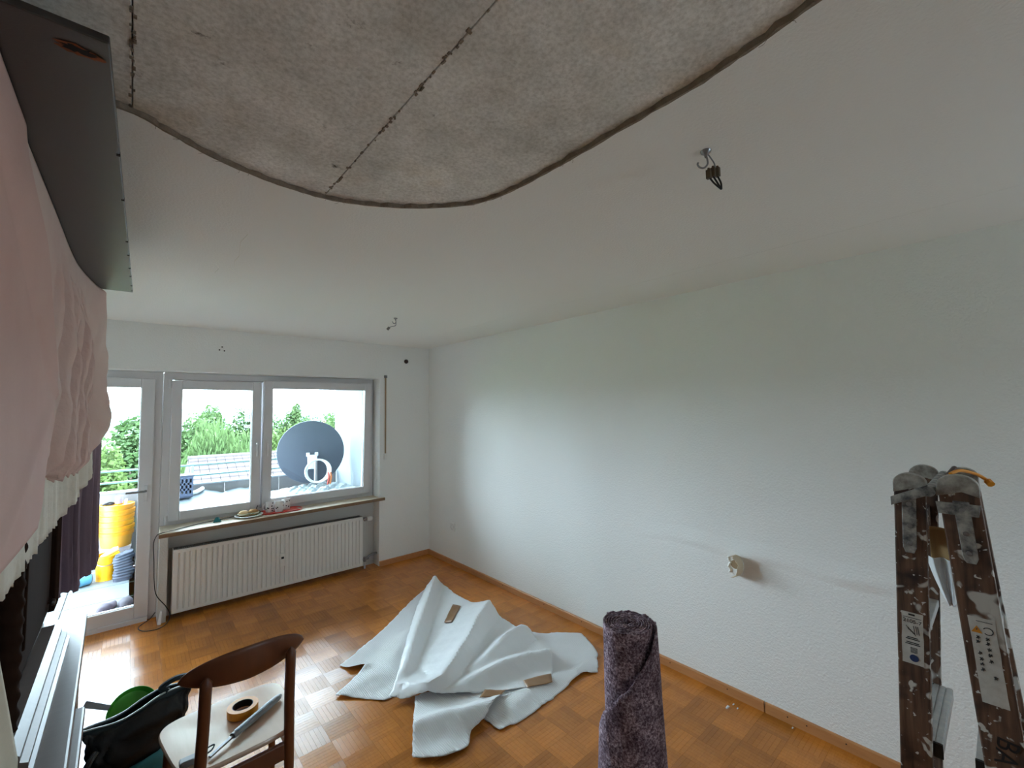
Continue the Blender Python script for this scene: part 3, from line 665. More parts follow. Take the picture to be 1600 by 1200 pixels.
# nearer rose cover with a slanting edge
edge_t = [(1.48,1.40),(1.51,1.50),(1.54,1.56),(1.60,1.60),(1.68,1.74),(1.76,1.87),(1.82,1.84),(1.90,1.75),(2.0,1.61),(2.11,1.48),(2.17,1.36),(2.298,1.20)]
def rose(u, v):
    z = 1.495+(2.297-1.495)*(1-v); rt = smooth(2.297-z, 0, .2)
    ye = sum(lerp_tab(edge_t, z+d) for d in (-.03,-.015,0,.015,.03))/5; y = 0.8+(ye-0.8)*u
    if v > .93: z += 0.02*max(0, (y-1.40))*8*(v-.93)
    e = smooth(1-u, 0, .09)
    x = -.1800+.010+.016*e*rt+rt*e*(.006*sin(7*z+3*y)+.007*math.exp(-((z-1.70-.35*(y-1.45))/.022)**2)-.006*math.exp(-((z-1.98+.5*(y-1.3))/.03)**2)+.0*math.exp(-((z-1.74-.3*(y-1.45))/.02)**2))
    return (x, y, z)
rc = MB().grid(100, 80, rose).build('rose_cover', M['rose'], solid=0.005)
tag(rc, 'smooth rose pink duvet cover hung over the near part of the wall unit', 'duvet cover')
# cream blanket with a slanting edge nearest the camera
def blank(u, v):
    z = 1.40-v*.492
    ye = lerp_tab([(0.85,1.625),(0.91,1.577),(1.273,1.29),(1.42,1.18)], z); y = 0.8+(ye-.8)*u
    return (-.176+0.010*noise1(z*4+y*6, 3)*.5+0.030*max(0, .9-z)*1.0, y, z)
bk = MB().grid(40, 40, lambda u, v: (blank(u, v) if blank(u, v)[2] > .905 else (blank(u, v)[0]+.02, blank(u, v)[1], blank(u, v)[2]))).build('cream_blanket', mat('cream_blanket_cotton', (206,198,180), 0.9, spec=.1, bump=.15, bscale=50), solid=0.006)
tag(bk, 'plain cream blanket hanging lowest at the near end of the wall unit', 'blanket')
# purple cloth
pp = catmull([Vector((-.215,2.665,0)),Vector((-.20,2.695,0)),Vector((-.165,2.69,0)),Vector((-.125,2.70,0)),Vector((-.103,2.725,0)),Vector((-.112,2.775,0)),Vector((-.16,2.80,0)),Vector((-.22,2.80,0))],8)
def purp(u, v):
    i = u*(len(pp)-1); k = min(len(pp)-2, int(i)); p = pp[k].lerp(pp[k+1], i-k)
    zb = lerp_tab([(0,.965),(.3,.985),(.5,1.06),(.62,1.15),(.8,1.10),(1,1.0)], u)+.006*noise1(u*20, 1)
    z = 1.62+(zb-1.62)*v; w = 0.006*noise1(u*14+.3*sin(z*6), 2)*(.4+v)
    return (p.x+w, p.y-w*.8, z)
pu = MB().grid(70, 40, purp).build('purple_cloth', M['purple'], solid=0.004)
tag(pu, 'dark purple cloth hanging from the far end of the wall unit', 'cloth')

# ------------------------------------------------------------------ chair and what lies on it
CX, CY, CR = 0.350, 2.175, radians(3)
ch = thing('dining_chair', 'brown wooden dining chair with a curved lens-shaped crest rail, seen from behind', 'chair', (CX,CY,0), CR)
def seat_out(k, n, s=1.0):
    a = 2*pi*k/n; e = 0.42
    cxx = math.copysign(abs(cos(a))**e, cos(a)); syy = math.copysign(abs(sin(a))**e, sin(a))
    w = 0.232 if syy > 0 else 0.232; y = 0.205*syy
    return (s*cxx*(0.218+0.045*y/0.205*.5), s*y+0.01)
n = 56; b = MB(); lay = [(0.430,.95),(0.432,.985),(0.440,1.0),(0.448,.995),(0.452,.98),(0.4515,.8),(0.449,.5),(0.448,.2)]
vs = [(seat_out(k,n,s)[0], seat_out(k,n,s)[1], z) for (z, s) in lay for k in range(n)]
fs = [[i*n+k, i*n+(k+1) % n, (i+1)*n+(k+1) % n, (i+1)*n+k] for i in range(len(lay)-1) for k in range(n)]
fs += [list(range(n))[::-1], [(len(lay)-1)*n+k for k in range(n)]]
b.add(vs, fs, True).build('seat', M['seat'], ch, local=True)
for sx in (-1, 1):
    p = catmull([(sx*.150,-.215,0.0),(sx*.150,-.222,.25),(sx*.147,-.225,.45),(sx*.142,-.240,.62),(sx*.139,-.258,.806)],6)
    MB().tube(p, [(0.013+.006*min(1, q.z/.42))*(1 if q.z < .785 else max(.25, 1-((q.z-.785)/.021)**2*.75)) for q in p], 14).build('leg', M['chair'], ch, local=True)
    p = [(sx*.205,.185,0.0),(sx*.195,.170,.25),(sx*.185,.160,.43)]
    MB().tube(catmull(p,5), [0.012+.0007*q for q in range(11)], 14).build('leg', M['chair'], ch, local=True)
    MB().box(sx*.165-.010,sx*.165+.010,-.20,.15,.365,.430).build('apron', M['chair'], ch, local=True, bevel=.003)
MB().box(-.14,.14,-.228,-.208,.365,.428).build('apron', M['chair'], ch, local=True, bevel=.003)
MB().box(-.17,.17,.148,.168,.365,.428).build('apron', M['chair'], ch, local=True, bevel=.003)
def crest(u, v):
    s = u*2-1; xx = s*.212; hh = max(0.0, 1-abs(s)**2.3)**.62; zt = .785+.075*hh; zb = .785-.042*hh-.010*(1-abs(s))
    yc = -.248+.052*s*s
    a = v*2*pi; th = 0.012*(.35+.65*hh)
    zc = (zt+zb)/2; hz = (zt-zb)/2+.001
    return (xx, yc+.014+th*sin(a)*1.0-(.10*(zc+hz*cos(a)-.78)), zc+hz*math.copysign(abs(cos(a))**.75, cos(a)))
b = MB().grid(48, 24, crest); b.build('crest_rail', M['chair'], ch, local=True)
SZ = 0.4525
tp = thing('tape_roll', 'orange masking tape roll lying on the chair seat', 'tape', (0.395,2.235,SZ))
MB().lathe([(0.039,0),(0.058,0),(0.058,.030),(0.039,.030),(0.039,0)], (0.395,2.235,SZ), 40).build('tape_winding', M['orange'], tp)
MB().lathe([(0.037,.0005),(0.0395,.0005),(0.0395,.0295),(0.037,.0295),(0.037,.0005)], (0.395,2.235,SZ), 40).build('cardboard_core', mat('black_core', (38,34,28), .6), tp)
tp2 = MB()
# long tool lying across the seat
P0, P1 = Vector((0.540,2.225,SZ+.0125)), Vector((0.335,2.080,SZ+.0125)); dr = (P1-P0).normalized(); sd = Vector((-dr.y,dr.x,0))
tl = thing('scraper', 'long grey and blue handled scraper lying across the chair seat', 'scraper', (0.43,2.15,SZ))
def handle(u, v):
    a = v*2*pi; w = lerp_tab([(0,.008),(.05,.016),(.3,.020),(.8,.017),(1,.014)], u); h = lerp_tab([(0,.007),(.1,.0118),(.8,.0118),(1,.010)], u)
    c = P0.lerp(P1, u); return tuple(c+sd*(w*cos(a))+Vector((0,0,h*sin(a))))
MB().grid(24, 14, handle).build('handle', M['grey'], tl)
def inlay(u, v):
    c = P0.lerp(P1, .22+.72*u); w = lerp_tab([(0,.001),(.2,.006),(1,.009)], u); a = radians(25+75*v)+radians(20)
    return tuple(c-sd*0+sd*(-.0185*cos(a))+Vector((0,0,.0118*sin(a))))
MB().grid(16, 5, inlay).build('grip_inlay', M['bluegrey'], tl)
e = P1+dr*.10
MB().hexa([P1+sd*.007+Vector((0,0,-.004)),P1-sd*.007+Vector((0,0,-.004)),P1-sd*.007+Vector((0,0,.004)),P1+sd*.007+Vector((0,0,.004))],[e+sd*.006+Vector((0,0,-.007)),e-sd*.006+Vector((0,0,-.007)),e-sd*.006+Vector((0,0,-.001)),e+sd*.006+Vector((0,0,-.001))]).build('blade', M['steel'], tl, bevel=.001)
gd = thing('cable_clip', 'small grey clip with black cords near the rear left of the chair seat', 'clip', (0.20,2.05,SZ))
MB().box(0.165,0.222,2.030,2.066,SZ,SZ+.022).build('clip_body', M['grey'], gd, bevel=.006)
MB().tube(catmull([(0.222,2.05,SZ+.012),(0.25,2.065,SZ+.018),(0.275,2.085,SZ+.008),(0.262,2.06,SZ+.006),(0.225,2.04,SZ+.012)],6), .003, 6).build('cord', M['black'], gd)

# ------------------------------------------------------------------ bag with pan
bg_ = thing('tote_bag', 'dark teal and black fabric bag standing between wall unit and chair', 'bag', (0.06,2.56,0))
def bag(u, v):
    a = u*2*pi; e = .55
    cx = math.copysign(abs(cos(a))**e, cos(a)); sy = math.copysign(abs(sin(a))**e, sin(a))
    cl = 1-.62*v**3-.25*v**3*abs(cx); z = v*(0.462+.012*cx)+.012*sin(cx*4)*v**4
    wr = 0.010*noise1(a*3+v*7, 2)*sin(pi*min(1, v*1.05))+.006*sin(v*40+a*2)*smooth(v, .4, .9)
    return (0.068+(0.160*(1-.08*sin(pi*v))+.018*v**3+wr)*cx, 2.575+(0.115*cl+wr)*sy+0.048*cx*v, z+.002)
MB().grid(96, 36, bag).build('bag_body', M['bagcloth'], bg_, solid=.004)
rim = [Vector(bag(k/64, 1.0)) for k in range(64)]
MB().tube([p+Vector((0,0,.002)) for p in rim], .0038, 6, closed=True).build('rim_piping', M['bagedge'], bg_)
def fold(u, v):
    p = Vector(bag(.51+u*.48, .985-.34*v)); return (p.x, p.y-.012-.012*sin(pi*v)-.004*noise1(u*12+v*3, 1), p.z-.004+.004*noise1(u*9+v*2, 1))
MB().grid(48, 14, fold).build('rim_flap', mat('black_nylon', (10,15,19), .6, bump=.25, bscale=14, bdist=.02), bg_, solid=.005)
MB().tube(catmull([Vector(bag(.04,1.0)),Vector((.235,2.615,.500)),Vector((.185,2.60,.515)),Vector((.135,2.595,.495)),Vector(bag(.80,1.0))],6), .012, 8).build('carry_handle', M['bagcloth'], bg_)
def pock(u, v):
    p = Vector(bag(.74+u*.16, .15+v*.48)); return (p.x, p.y-.014, p.z)
MB().grid(14, 12, pock).build('side_pocket', M['teal'], bg_, solid=.004)
MB().tube(catmull([(-.07,2.45,.40),(-.095,2.40,.36),(-.09,2.38,.20),(-.06,2.42,.05)],6), .010, 8).build('strap', M['black'], bg_)
MB().tube(catmull([(-.085,2.47,.37),(-.108,2.44,.33),(-.104,2.43,.24),(-.08,2.45,.16)],6), .009, 8).build('strap', M['black'], bg_)
pn = thing('frying_pan', 'green frying pan with a grey handle leaning up out of the dark bag', 'pan', (0.045,2.66,0.42))
ax = Matrix.Translation((0.036,2.705,0.385)) @ Matrix.Rotation(radians(10), 4, 'Z') @ Matrix.Rotation(radians(62), 4, 'X')
pb = MB().lathe([(0.0001,0),(0.072,0),(0.080,.006),(0.092,.036),(0.0905,.037),(0.077,.008),(0.0001,.004)], (0,0,0), 40)
pb.v = [tuple(ax @ Vector(v)) for v in pb.v]; pb.build('pan_body', M['green'], pn)
hb = MB().hexa([(-.088,-.010,.030),(-.088,.010,.030),(-.088,.010,.038),(-.088,-.010,.038)],[(-.185,-.013,.046),(-.185,.013,.046),(-.185,.013,.054),(-.185,-.013,.054)])
hb.v = [tuple(ax @ Matrix.Rotation(radians(-32),4,'Z') @ Vector(v)) for v in hb.v]; hb.build('pan_handle', M['grey'], pn, bevel=.003)

# ------------------------------------------------------------------ crumpled packing sheets
def inside(p, poly):
    c = False; n = len(poly); j = n-1
    for i in range(n):
        if (poly[i][1] > p[1]) != (poly[j][1] > p[1]) and p[0] < (poly[j][0]-poly[i][0])*(p[1]-poly[i][1])/(poly[j][1]-poly[i][1])+poly[i][0]: c = not c
        j = i
    return c
def dseg(p, a, b):
    ab = (b[0]-a[0], b[1]-a[1]); t = max(0, min(1, ((p[0]-a[0])*ab[0]+(p[1]-a[1])*ab[1])/(ab[0]**2+ab[1]**2)))
    d = math.hypot(p[0]-a[0]-ab[0]*t, p[1]-a[1]-ab[1]*t); s = ab[0]*(p[1]-a[1])-ab[1]*(p[0]-a[0])
    return d, t, s
def hfun(ridges, base):
    def f(x, y):
        h = base
        for pts, hs, wl, wr_, pw in ridges:
            best = None
            for i in range(len(pts)-1):
                d, t, s = dseg((x,y), pts[i], pts[i+1])
                if best is None or d < best[0]: best = (d, hs[i]+(hs[i+1]-hs[i])*t, s)
            w = wl if best[2] > 0 else wr_
            k = max(0, 1-best[0]/w)
            h = max(h, base+best[1]*k**pw)
        return h+.0035*(noise1(x*11+y*7, 1)+noise1(x*6-y*13, 2))*.5+0.003
    return f
def panel(name, outline, ridges, base, m, parent, res=0.022, solid=0.002, jit=0.004, label=None):
    out = []
    for i in range(len(outline)):
        a, c = outline[i], outline[(i+1) % len(outline)]; k = max(1, int(math.hypot(c[0]-a[0], c[1]-a[1])/res))
        for q in range(k): t = q/k; out.append((a[0]+(c[0]-a[0])*t+random.uniform(-jit,jit), a[1]+(c[1]-a[1])*t+random.uniform(-jit,jit)))
    xs = [p[0] for p in out]; ys = [p[1] for p in out]; pts = [Vector(p) for p in out]
    y = min(ys); r = 0
    while y < max(ys):
        x = min(xs)+(r % 2)*res/2
        while x < max(xs):
            if inside((x,y), out) and min(math.hypot(x-a, y-b) for a, b in out) > res*.55: pts.append(Vector((x,y)))
            x += res
        y += res*.87; r += 1
    n0 = len(out)
    vs, es, fs, *_ = delaunay_2d_cdt(pts, [(i, (i+1) % n0) for i in range(n0)], [], 1, 1e-5)
    f = hfun(ridges, base)
    b = MB().add([(v.x, v.y, f(v.x, v.y)) for v in vs], [list(q) for q in fs], True)
    o = b.build(name, m, parent, label=label)
    sm = o.modifiers.new('relax', 'SMOOTH'); sm.factor = .5; sm.iterations = 4
    so = o.modifiers.new('solid', 'SOLIDIFY'); so.thickness = solid; so.offset = 0; return o, f
sh = thing('packing_sheet', 'crumpled heap of white packing foam and film taped together on the parquet', 'packing sheet', (1.8,2.6,0))
RA = [(2.300,3.800),(1.964,3.379),(1.657,3.001),(1.426,2.704),(1.300,2.55)]
RB = [(2.304,2.947),(2.085,2.806),(1.864,2.626),(1.659,2.491),(1.50,2.39),(1.40,2.40),(1.327,2.50)]
RC = [(2.194,2.151),(2.04,2.23),(1.857,2.279),(1.664,2.298),(1.486,2.316)]
RD = [(2.286,2.53),(2.107,2.508),(1.853,2.41),(1.709,2.395)]
RE = [(1.188,2.201),(1.346,2.164),(1.483,2.081),(1.658,2.038)]
panel('foam_panel', [(0.969,2.785),(1.178,2.923),(1.235,2.955),(1.148,2.978),(1.105,3.096),(1.29,3.203),(1.533,3.351),(1.946,3.667),(2.41,3.965),(2.20,3.40),(1.80,2.92),(1.45,2.52),(1.182,2.544)],
      [([(1.05,2.80),(1.35,2.80),(1.6,3.1)],[.012,.02,.03],.15,.15,1.0),([(1.24,2.95),(1.15,2.98)],[.03,.03],.06,.06,1)], 0.002, M['foam'], sh)
panel('foam_panel', [(2.30,2.566),(2.528,2.391),(2.665,2.251),(2.604,2.109),(2.54,1.996),(2.348,1.849),(2.269,1.912),(1.946,1.877),(1.698,1.864),(1.534,1.89),(1.529,2.024),(1.60,2.30),(2.0,2.45)],
      [([(2.34,2.50),(2.2,2.2),(2.15,2.05)],[.02,.03,.01],.10,.16,1.0),([(2.3,1.95),(1.95,2.02),(1.7,2.0)],[.015,.02,.012],.1,.1,1)], 0.003, M['foam'], sh)
panel('foam_panel', [(1.333,2.46),(1.204,2.245),(1.084,2.034),(1.14,1.983),(1.201,1.933),(1.273,1.916),(1.358,1.907),(1.418,1.973),(1.52,1.983),(1.72,2.084),(1.76,2.20),(1.6,2.36)],
      [(RE,[.045,.05,.055,.05],.10,.14,1.1)], 0.014, M['foam'], sh)
film_o, film_f = panel('film_panel', [(2.375,3.88),(2.327,3.384),(2.347,3.047),(2.349,2.793),(2.333,2.474),(2.308,2.299),(2.20,2.12),(2.04,1.971),(1.893,2.037),(1.768,2.11),(1.636,2.182),(1.471,2.294),(1.303,2.423),(1.188,2.513),(1.30,2.63),(1.54,2.96),(1.829,3.345),(2.128,3.68)],
      [(RA,[.10,.10,.085,.07,.03],.07,.34,1.35),(RB,[.13,.13,.115,.10,.085,.08,.05],.10,.30,1.3),(RC,[.085,.08,.07,.06,.03],.12,.15,1.2),(RD,[.085,.09,.07,.04],.16,.12,1.2)], 0.016, M['film'], sh, res=0.018)
def tape(quad):
    def f(u, v):
        a = [quad[0][k]+(quad[1][k]-quad[0][k])*u for k in (0,1)]; c = [quad[3][k]+(quad[2][k]-quad[3][k])*u for k in (0,1)]
        x = a[0]+(c[0]-a[0])*v; y = a[1]+(c[1]-a[1])*v; return (x, y, film_f(x, y)+.010)
    MB().grid(8, 8, f).build('tape_strip', M['brown_tape'], sh, solid=.0006)
tape([(2.175,3.305),(2.212,3.235),(1.975,3.020),(1.945,3.085)])
tape([(1.905,2.105),(2.085,2.030),(2.030,1.965),(1.872,2.030)])
tape([(1.600,2.155),(1.665,2.185),(1.765,2.105),(1.700,2.085)])

# ------------------------------------------------------------------ felt roll
fr = thing('felt_roll', 'standing roll of dark mauve recycled painter felt in front of the right wall', 'felt roll', (1.308,0.905,0))
FX, FY, FR = 1.308, 0.905, 0.086
def spiral(r0, r1, turns, z0, z1, n=520):
    th = 0.0052; vs = []; fs = []
    for i in range(n+1):
        t = i/n; a = turns*2*pi*t+.4; r = r0+(r1-r0)*t
        dz = 0.0016*noise1(a*1.7, 1)
        for (rr, z) in ((r,z0),(r+th,z0),(r+th,z1+dz),(r,z1+dz)): vs.append((FX+rr*cos(a), FY+rr*sin(a), z))
    for i in range(n):
        for k in range(4): fs.append([i*4+k, (i+1)*4+k, (i+1)*4+(k+1) % 4, i*4+(k+1) % 4])
    return MB().add(vs, fs, True)
spiral(0.008, FR-.005, 9, 0.002, 0.998).build('felt_winding', M['felt'], fr)
MB().lathe([(0.0001,.93),(FR-.006,.93)], (FX,FY,0), 32).build('roll_core', M['felt'], fr)
# loose outer layer with a slanting cut edge
cam_a = math.atan2(0-FY, 0-FX)
def wrapz(u): return lerp_tab([(0,.60),(.14,.735),(.30,.84),(.42,.925),(.50,.985),(.58,.995),(1,.99)], u)
def outer(u, v):
    a = cam_a-radians(95)+u*radians(320)
    zt = wrapz(u)+.003*noise1(u*30, 2); z = .002+(zt-.002)*v
    r = FR+.002+(.011+.018*u*min(1, (1.0-z)*1.6))*(.5+.5*min(1, u*3))+.022*max(0, .95-z)+.0015*noise1(a*3+z*5, 1)+0.012*max(0, .75-z)*(1-u)
    return (FX+r*cos(a), FY+r*sin(a), z)
MB().grid(90, 40, outer).build('loose_layer', M['felt'], fr, solid=.004)

# ------------------------------------------------------------------ ladder
ld = thing('ladder', 'paint splashed brown wooden double ladder with metal hinges by the right wall', 'ladder', (1.67,0.1,0))
def stile(x0, t, top, bot, ztop, zbot=0.0):
    (a0, a1), (c0, c1) = top, bot
    out = []; n = 10; cy = (a0+a1)/2; r = (a1-a0)/2
    for k in range(n+1):
        a = pi*k/n; out.append((cy+r*cos(a), ztop-r*.75+r*.75*sin(a)))
    out += [(c0, zbot), (c1, zbot)]
    return MB().prism(out, 'x', x0, x0+t)
XNEAR, XFAR, TH = 1.50, 1.84, 0.028
left_top, left_bot = (.145,.205), (.190,.250)
right_top, right_bot = (.054,.124), (-.062,.008)
leftf_top, leftf_bot = (.150,.212), (.205,.265)
rightf_top, rightf_bot = (.066,.126), (-.070,-.005)
secs = {}
for nm, x0, tp_, bt, zt, lab in (('stile', XNEAR, left_top, left_bot, 1.560, None),('stile', XFAR, leftf_top, leftf_bot, 1.548, None),('stile', XNEAR, right_top, right_bot, 1.565, None),('stile', XFAR, rightf_top, rightf_bot, 1.548, None)):
    s_ = stile(x0, TH, tp_, bt, zt).build(nm, M['ladder'], ld, bevel=.003)
    secs[(x0, tp_)] = s_
    r = (tp_[1]-tp_[0])/2; cy = (tp_[0]+tp_[1])/2; out = []
    for k in range(13): a = pi*k/12; out.append((cy+(r+.002)*cos(a), zt-r*.75+(r*.75+.002)*sin(a)))
    out += [(cy-r-.002, zt-r*.75-.022), (cy-r*.2, zt-r*.75-.012), (cy+r+.002, zt-r*.75-.026)]
    MB().prism(out, 'x', x0-.002, x0+TH+.002).build('end_cap', M['cap'], s_, bevel=.002)
def ycen(tp_, bt, z, zt=1.56): f = 1-z/zt; return ((tp_[0]+tp_[1])/2*(1-f)+(bt[0]+bt[1])/2*f)
for z in (1.40, 1.15, .90, .65, .40, .15):
    for tp_, bt, side in ((left_top, left_bot, -1),(right_top, right_bot, 1)):
        y = ycen(tp_, bt, z); w = .031
        if z > 1.3: 
            MB().box(XNEAR+TH, XFAR, y-.010, y+.012, z-.03, z+.03).build('wooden_rung', M['ladder'], ld, bevel=.003); continue
        if z > 1.0: 
            MB().box(XNEAR+TH, XFAR, y-.022, y+.022, z-.02, z).build('rung', M['alu'], ld, bevel=.002); continue
        ya, yb = (y-.047, y+.022) if side < 0 else (y-.022, y+.052)
        o = MB().box(XNEAR+TH+.001, XFAR-.001, ya, yb, z-.030, z-.003)
        for k in range(5): q = ya+k*(yb-ya)/5; o.box(XNEAR+TH+.001, XFAR-.001, q+.0015, q+(yb-ya)/5-.0015, z-.003, z)
        o = o.build('rung', M['alu'], ld)
        MB().box(XNEAR+TH-.006, XNEAR+TH+.001, ya-.0005, yb+.0005, z-.034, z-.001).build('rung_end_cap', M['black'], o)
# hinge plates
for tp_, bt, sx in ((left_top, left_bot, 0),(right_top, right_bot, 0)):
    def yc(z): return ycen(tp_, bt, z)
    pts = [(yc(1.50)-.014,1.505),(yc(1.50)+.014,1.505),(yc(1.36)+.013,1.375),(yc(1.355)+.008,1.362),(yc(1.355)-.008,1.362),(yc(1.36)-.013,1.375)]
    h = MB().prism(pts, 'x', XNEAR-.004, XNEAR-.0002).build('hinge_strap', M['hinge'], ld, bevel=.001)
    for z in (1.485,1.43,1.385): MB().lathe([(0.0001,-.003),(.005,-.002),(.006,0)], (XNEAR-.004,yc(z),z), 10, 'x').build('rivet', M['steel'], h)
MB().prism([(.212,1.500),(.212,1.478),(.140,1.512),(.140,1.538)], 'x', XNEAR-.009, XNEAR-.0045).build('hinge_arm', M['hinge'], ld, bevel=.001)
MB().cyl((XNEAR-.012,.138,1.522),(XFAR+TH+.004,.138,1.522),.012,n=14).build('hinge_pin', M['hinge'], ld)
MB().prism([(.056,1.472),(.124,1.472),(.128,1.500),(.052,1.500)], 'x', XNEAR-.006, XNEAR-.0005).build('hinge_band', M['hinge'], ld, bevel=.001)
MB().box(XFAR-.25,XFAR,.105,.118,1.50,1.555).build('top_spreader', mat('dark_red_wood', (58,26,26), .6), ld, bevel=.006)
# stickers, tilted with the stiles
def on_stile(tp_, bt, z, dy=0): return Vector((XNEAR-.0006, ycen(tp_, bt, z)+dy, z))
def sticker(tp_, bt, z0, z1, w, jag):
    pts = []; n = 8
    f = lambda z, s: (ycen(tp_, bt, z)+s*w/2, z)
    pts = [f(z1, 1), f(z1, -1)]
    for k in range(n+1): pts.append((f(z1+(z0-z1)*k/n, -1)[0]+jag*random.uniform(0, 1), z1+(z0-z1)*k/n))
    for k in range(n+1): pts.append((f(z0+(z1-z0)*k/n, 1)[0]-jag*random.uniform(0, 1), z0+(z1-z0)*k/n))
    return MB().prism(pts[2:], 'x', XNEAR-.0008, XNEAR+.0001)
def face_m(p, ang=0):   # local x -> world -y, local y -> world z, facing -x
    B = Matrix(((0,0,-1,0),(-1,0,0,0),(0,1,0,0),(0,0,0,1)))
    return Matrix.Translation(p) @ B @ Matrix.Rotation(radians(ang), 4, 'Z')
ls = secs[(XNEAR, left_top)]; rs_ = secs[(XNEAR, right_top)]
s1 = sticker(left_top, left_bot, 1.085, 1.212, .042, .0015).build('size_sticker', M['sticker'], ls, label='white type sticker with the number 2105-7')
def on(z, dy=0, tp_=left_top, bt=left_bot): return on_stile(tp_, bt, z, dy)+Vector((-.0006,0,0))
txt('2105-7', .0125, M['ink'], ls, face_m(on(1.190), -3))
q = MB()
def dash(z, dy, w, h, tp_=left_top, bt=left_bot):
    c = on(z, dy, tp_, bt); q.box(c.x-.0002, c.x+.0004, c.y-w/2, c.y+w/2, c.z-h/2, c.z+h/2)
dash(1.199,0,.034,.0012); dash(1.2065,.001,.012,.004)
for z, w in ((1.150,.020),(1.146,.026),(1.1375,.024),(1.1335,.028)): dash(z,0,w,.0022)
for k in range(5): dash(1.125-.0028*k,-.002,.013,.0014)
for k in range(4): c = on(1.178-.004*k, .012-.004*k); q.tube([c, c+Vector((0,-.006,-.010))], .0006, 4)
for k in range(3): c = on(1.180, -.002-.004*k); q.tube([c, c+Vector((0,-.002,-.020))], .0006, 4)
q.build('sticker_print', M['ink'], ls)
c = on(1.100, -.002); MB().lathe([(0.0001,-.0004),(.0085,-.0004),(.0085,.0004)], (c.x,c.y,c.z), 20, 'x').build('round_emblem', M['inkblue'], ls)
sticker(right_top, right_bot, 1.050, 1.240, .044, .0012).build('safety_sticker', M['sticker'], rs_, label='white safety sticker with pictograms')
RR = dict(tp_=right_top, bt=right_bot)
c = on(1.212, .010, **RR); MB().prism([(c.y-.009,c.z-.007),(c.y+.009,c.z-.007),(c.y,c.z+.009)], 'x', c.x-.0002, c.x+.0004).build('warning_triangle', M['warn'], rs_)
q = MB(); c = on(1.213, -.008, **RR)
q.tube([(c.x,c.y+.008*cos(a*.5),c.z+.008*sin(a*.5)) for a in range(1,12)], .0009, 4)
c = on(1.212, .010, **RR); q.tube([(c.x-.0004,c.y,c.z+.004),(c.x-.0004,c.y,c.z-.001)], .0008, 4)
dash(1.232,-.004,.026,.0012,**RR)
rr = random.Random(3)
for k, z in enumerate((1.195,1.185,1.172,1.160,1.147,1.136,1.124,1.112)):
    for s in (.010,-.006):
        if rr.random() < .82:
            c = on(z, s+rr.uniform(-.002,.002), **RR); a = rr.uniform(0, 3)
            for w in range(3): q.tube([c+Vector((0,.004*cos(a+w),.004*sin(a+w))), c-Vector((0,.003*cos(a+w*1.6),.004*sin(a+w)))], .0009, 4)
q.build('pictogram_print', M['ink'], rs_)
c = on(.975, -.004, **RR); txt('BA', .050, M['ink'], rs_, face_m(c+Vector((0,0,-.02)), -98), name='handwriting')
# masking film hanging between the legs
mf = thing('masking_film', 'tan paper strip with white translucent film hanging between the ladder legs', 'masking film', (1.58,.13,1.3))
MB().grid(6, 8, lambda u, v: (1.60+.006*sin(u*5), .152-.044*u, 1.415-.082*v-.006*sin(u*9)*(v > .9))).build('paper_strip', mat('kraft_paper', (176,140,92), .8), mf, solid=.0015)
def film2(u, v):
    w = .062*(1-.75*v**1.6)
    return (1.585+.010*cos(u*13)*(1-v*.3), .153-.023-w*(u-.5)-.012*v, 1.340-.115*v)
MB().grid(30, 16, film2).build('film_fold', M['film'], mf, solid=.001)
ts = thing('tape_scrap', 'orange tape scrap stuck over the top of the right ladder leg', 'tape', (1.6,.06,1.55))
MB().tube(catmull([(1.52,.100,1.5665),(1.56,.085,1.572),(1.62,.062,1.560),(1.64,.045,1.545),(1.63,.036,1.535)],5), [.004]*16+[.008]*5, 8).build('tape_twist', M['orange'], ts)

# ------------------------------------------------------------------ floor debris
for k, (x, y, l, lab) in enumerate([(2.64,1.155,.016,'white plaster chip on the parquet by the skirting, biggest of three'),(2.69,1.142,.009,'thin white plaster chip nearest the right skirting'),(2.672,1.112,.008,'small round white plaster chip on the parquet'),(2.732,0.852,.008,'single white plaster crumb beside the right skirting')]):
    a = k*1.3; b = MB().hexa([(x-l,y-l*.35,0.0003),(x+l,y-l*.45,0.0003),(x+l*.8,y+l*.4,0.0003),(x-l*.9,y+l*.3,0.0003)],[(x-l*.8,y-l*.25,l*.4),(x+l*.8,y-l*.3,l*.3),(x+l*.6,y+l*.3,l*.35),(x-l*.7,y+l*.2,l*.3)])
    tag(b.build('plaster_chip', M['white']), lab, 'plaster chip', 'plaster chips on the floor')

# ------------------------------------------------------------------ balcony
M['tile'] = mat('pale_balcony_tile', (112,119,123), .45, col2=(102,109,113), var=.4, vscale=8)
M['panelc'] = mat('fibre_cement_panel', (128,125,126), .8, col2=(116,113,114), var=.4, vscale=5)
M['rail'] = mat('pale_rail_paint', (96,124,128), .4)
M['capw'] = mat('pale_coping', (150,156,160), .5)
bf = structure(MB().box(-1.6,2.24,4.97,6.55,-.20,.066).build('floor_balcony', mat('balcony_screed', (128,118,116), .9)))
for x0 in (-1.4,-.9,-.4,.0+.02,.52,1.02,1.52):
    for (y0, y1) in ((4.98,5.36),(5.37,5.80),(5.81,6.38)):
        MB().box(x0+.004, min(x0+.496, 2.2), y0, y1, .064, .08).build('balcony_tile', M['tile'], bf, bevel=.002)
pw = thing('balcony_railing', 'pale balcony parapet of grey panels with two rails on top', 'railing', (.5,6.4,.08))
x = -1.53
while x < 2.2:
    MB().box(x+.004, min(x+.600, 2.23), 6.40, 6.43, .08, .885).build('parapet_panel', M['panelc'], pw, bevel=.002); x += .604
MB().box(-1.53,2.23,6.385,6.445,.885,.905).build('parapet_cap', M['capw'], pw, bevel=.003)
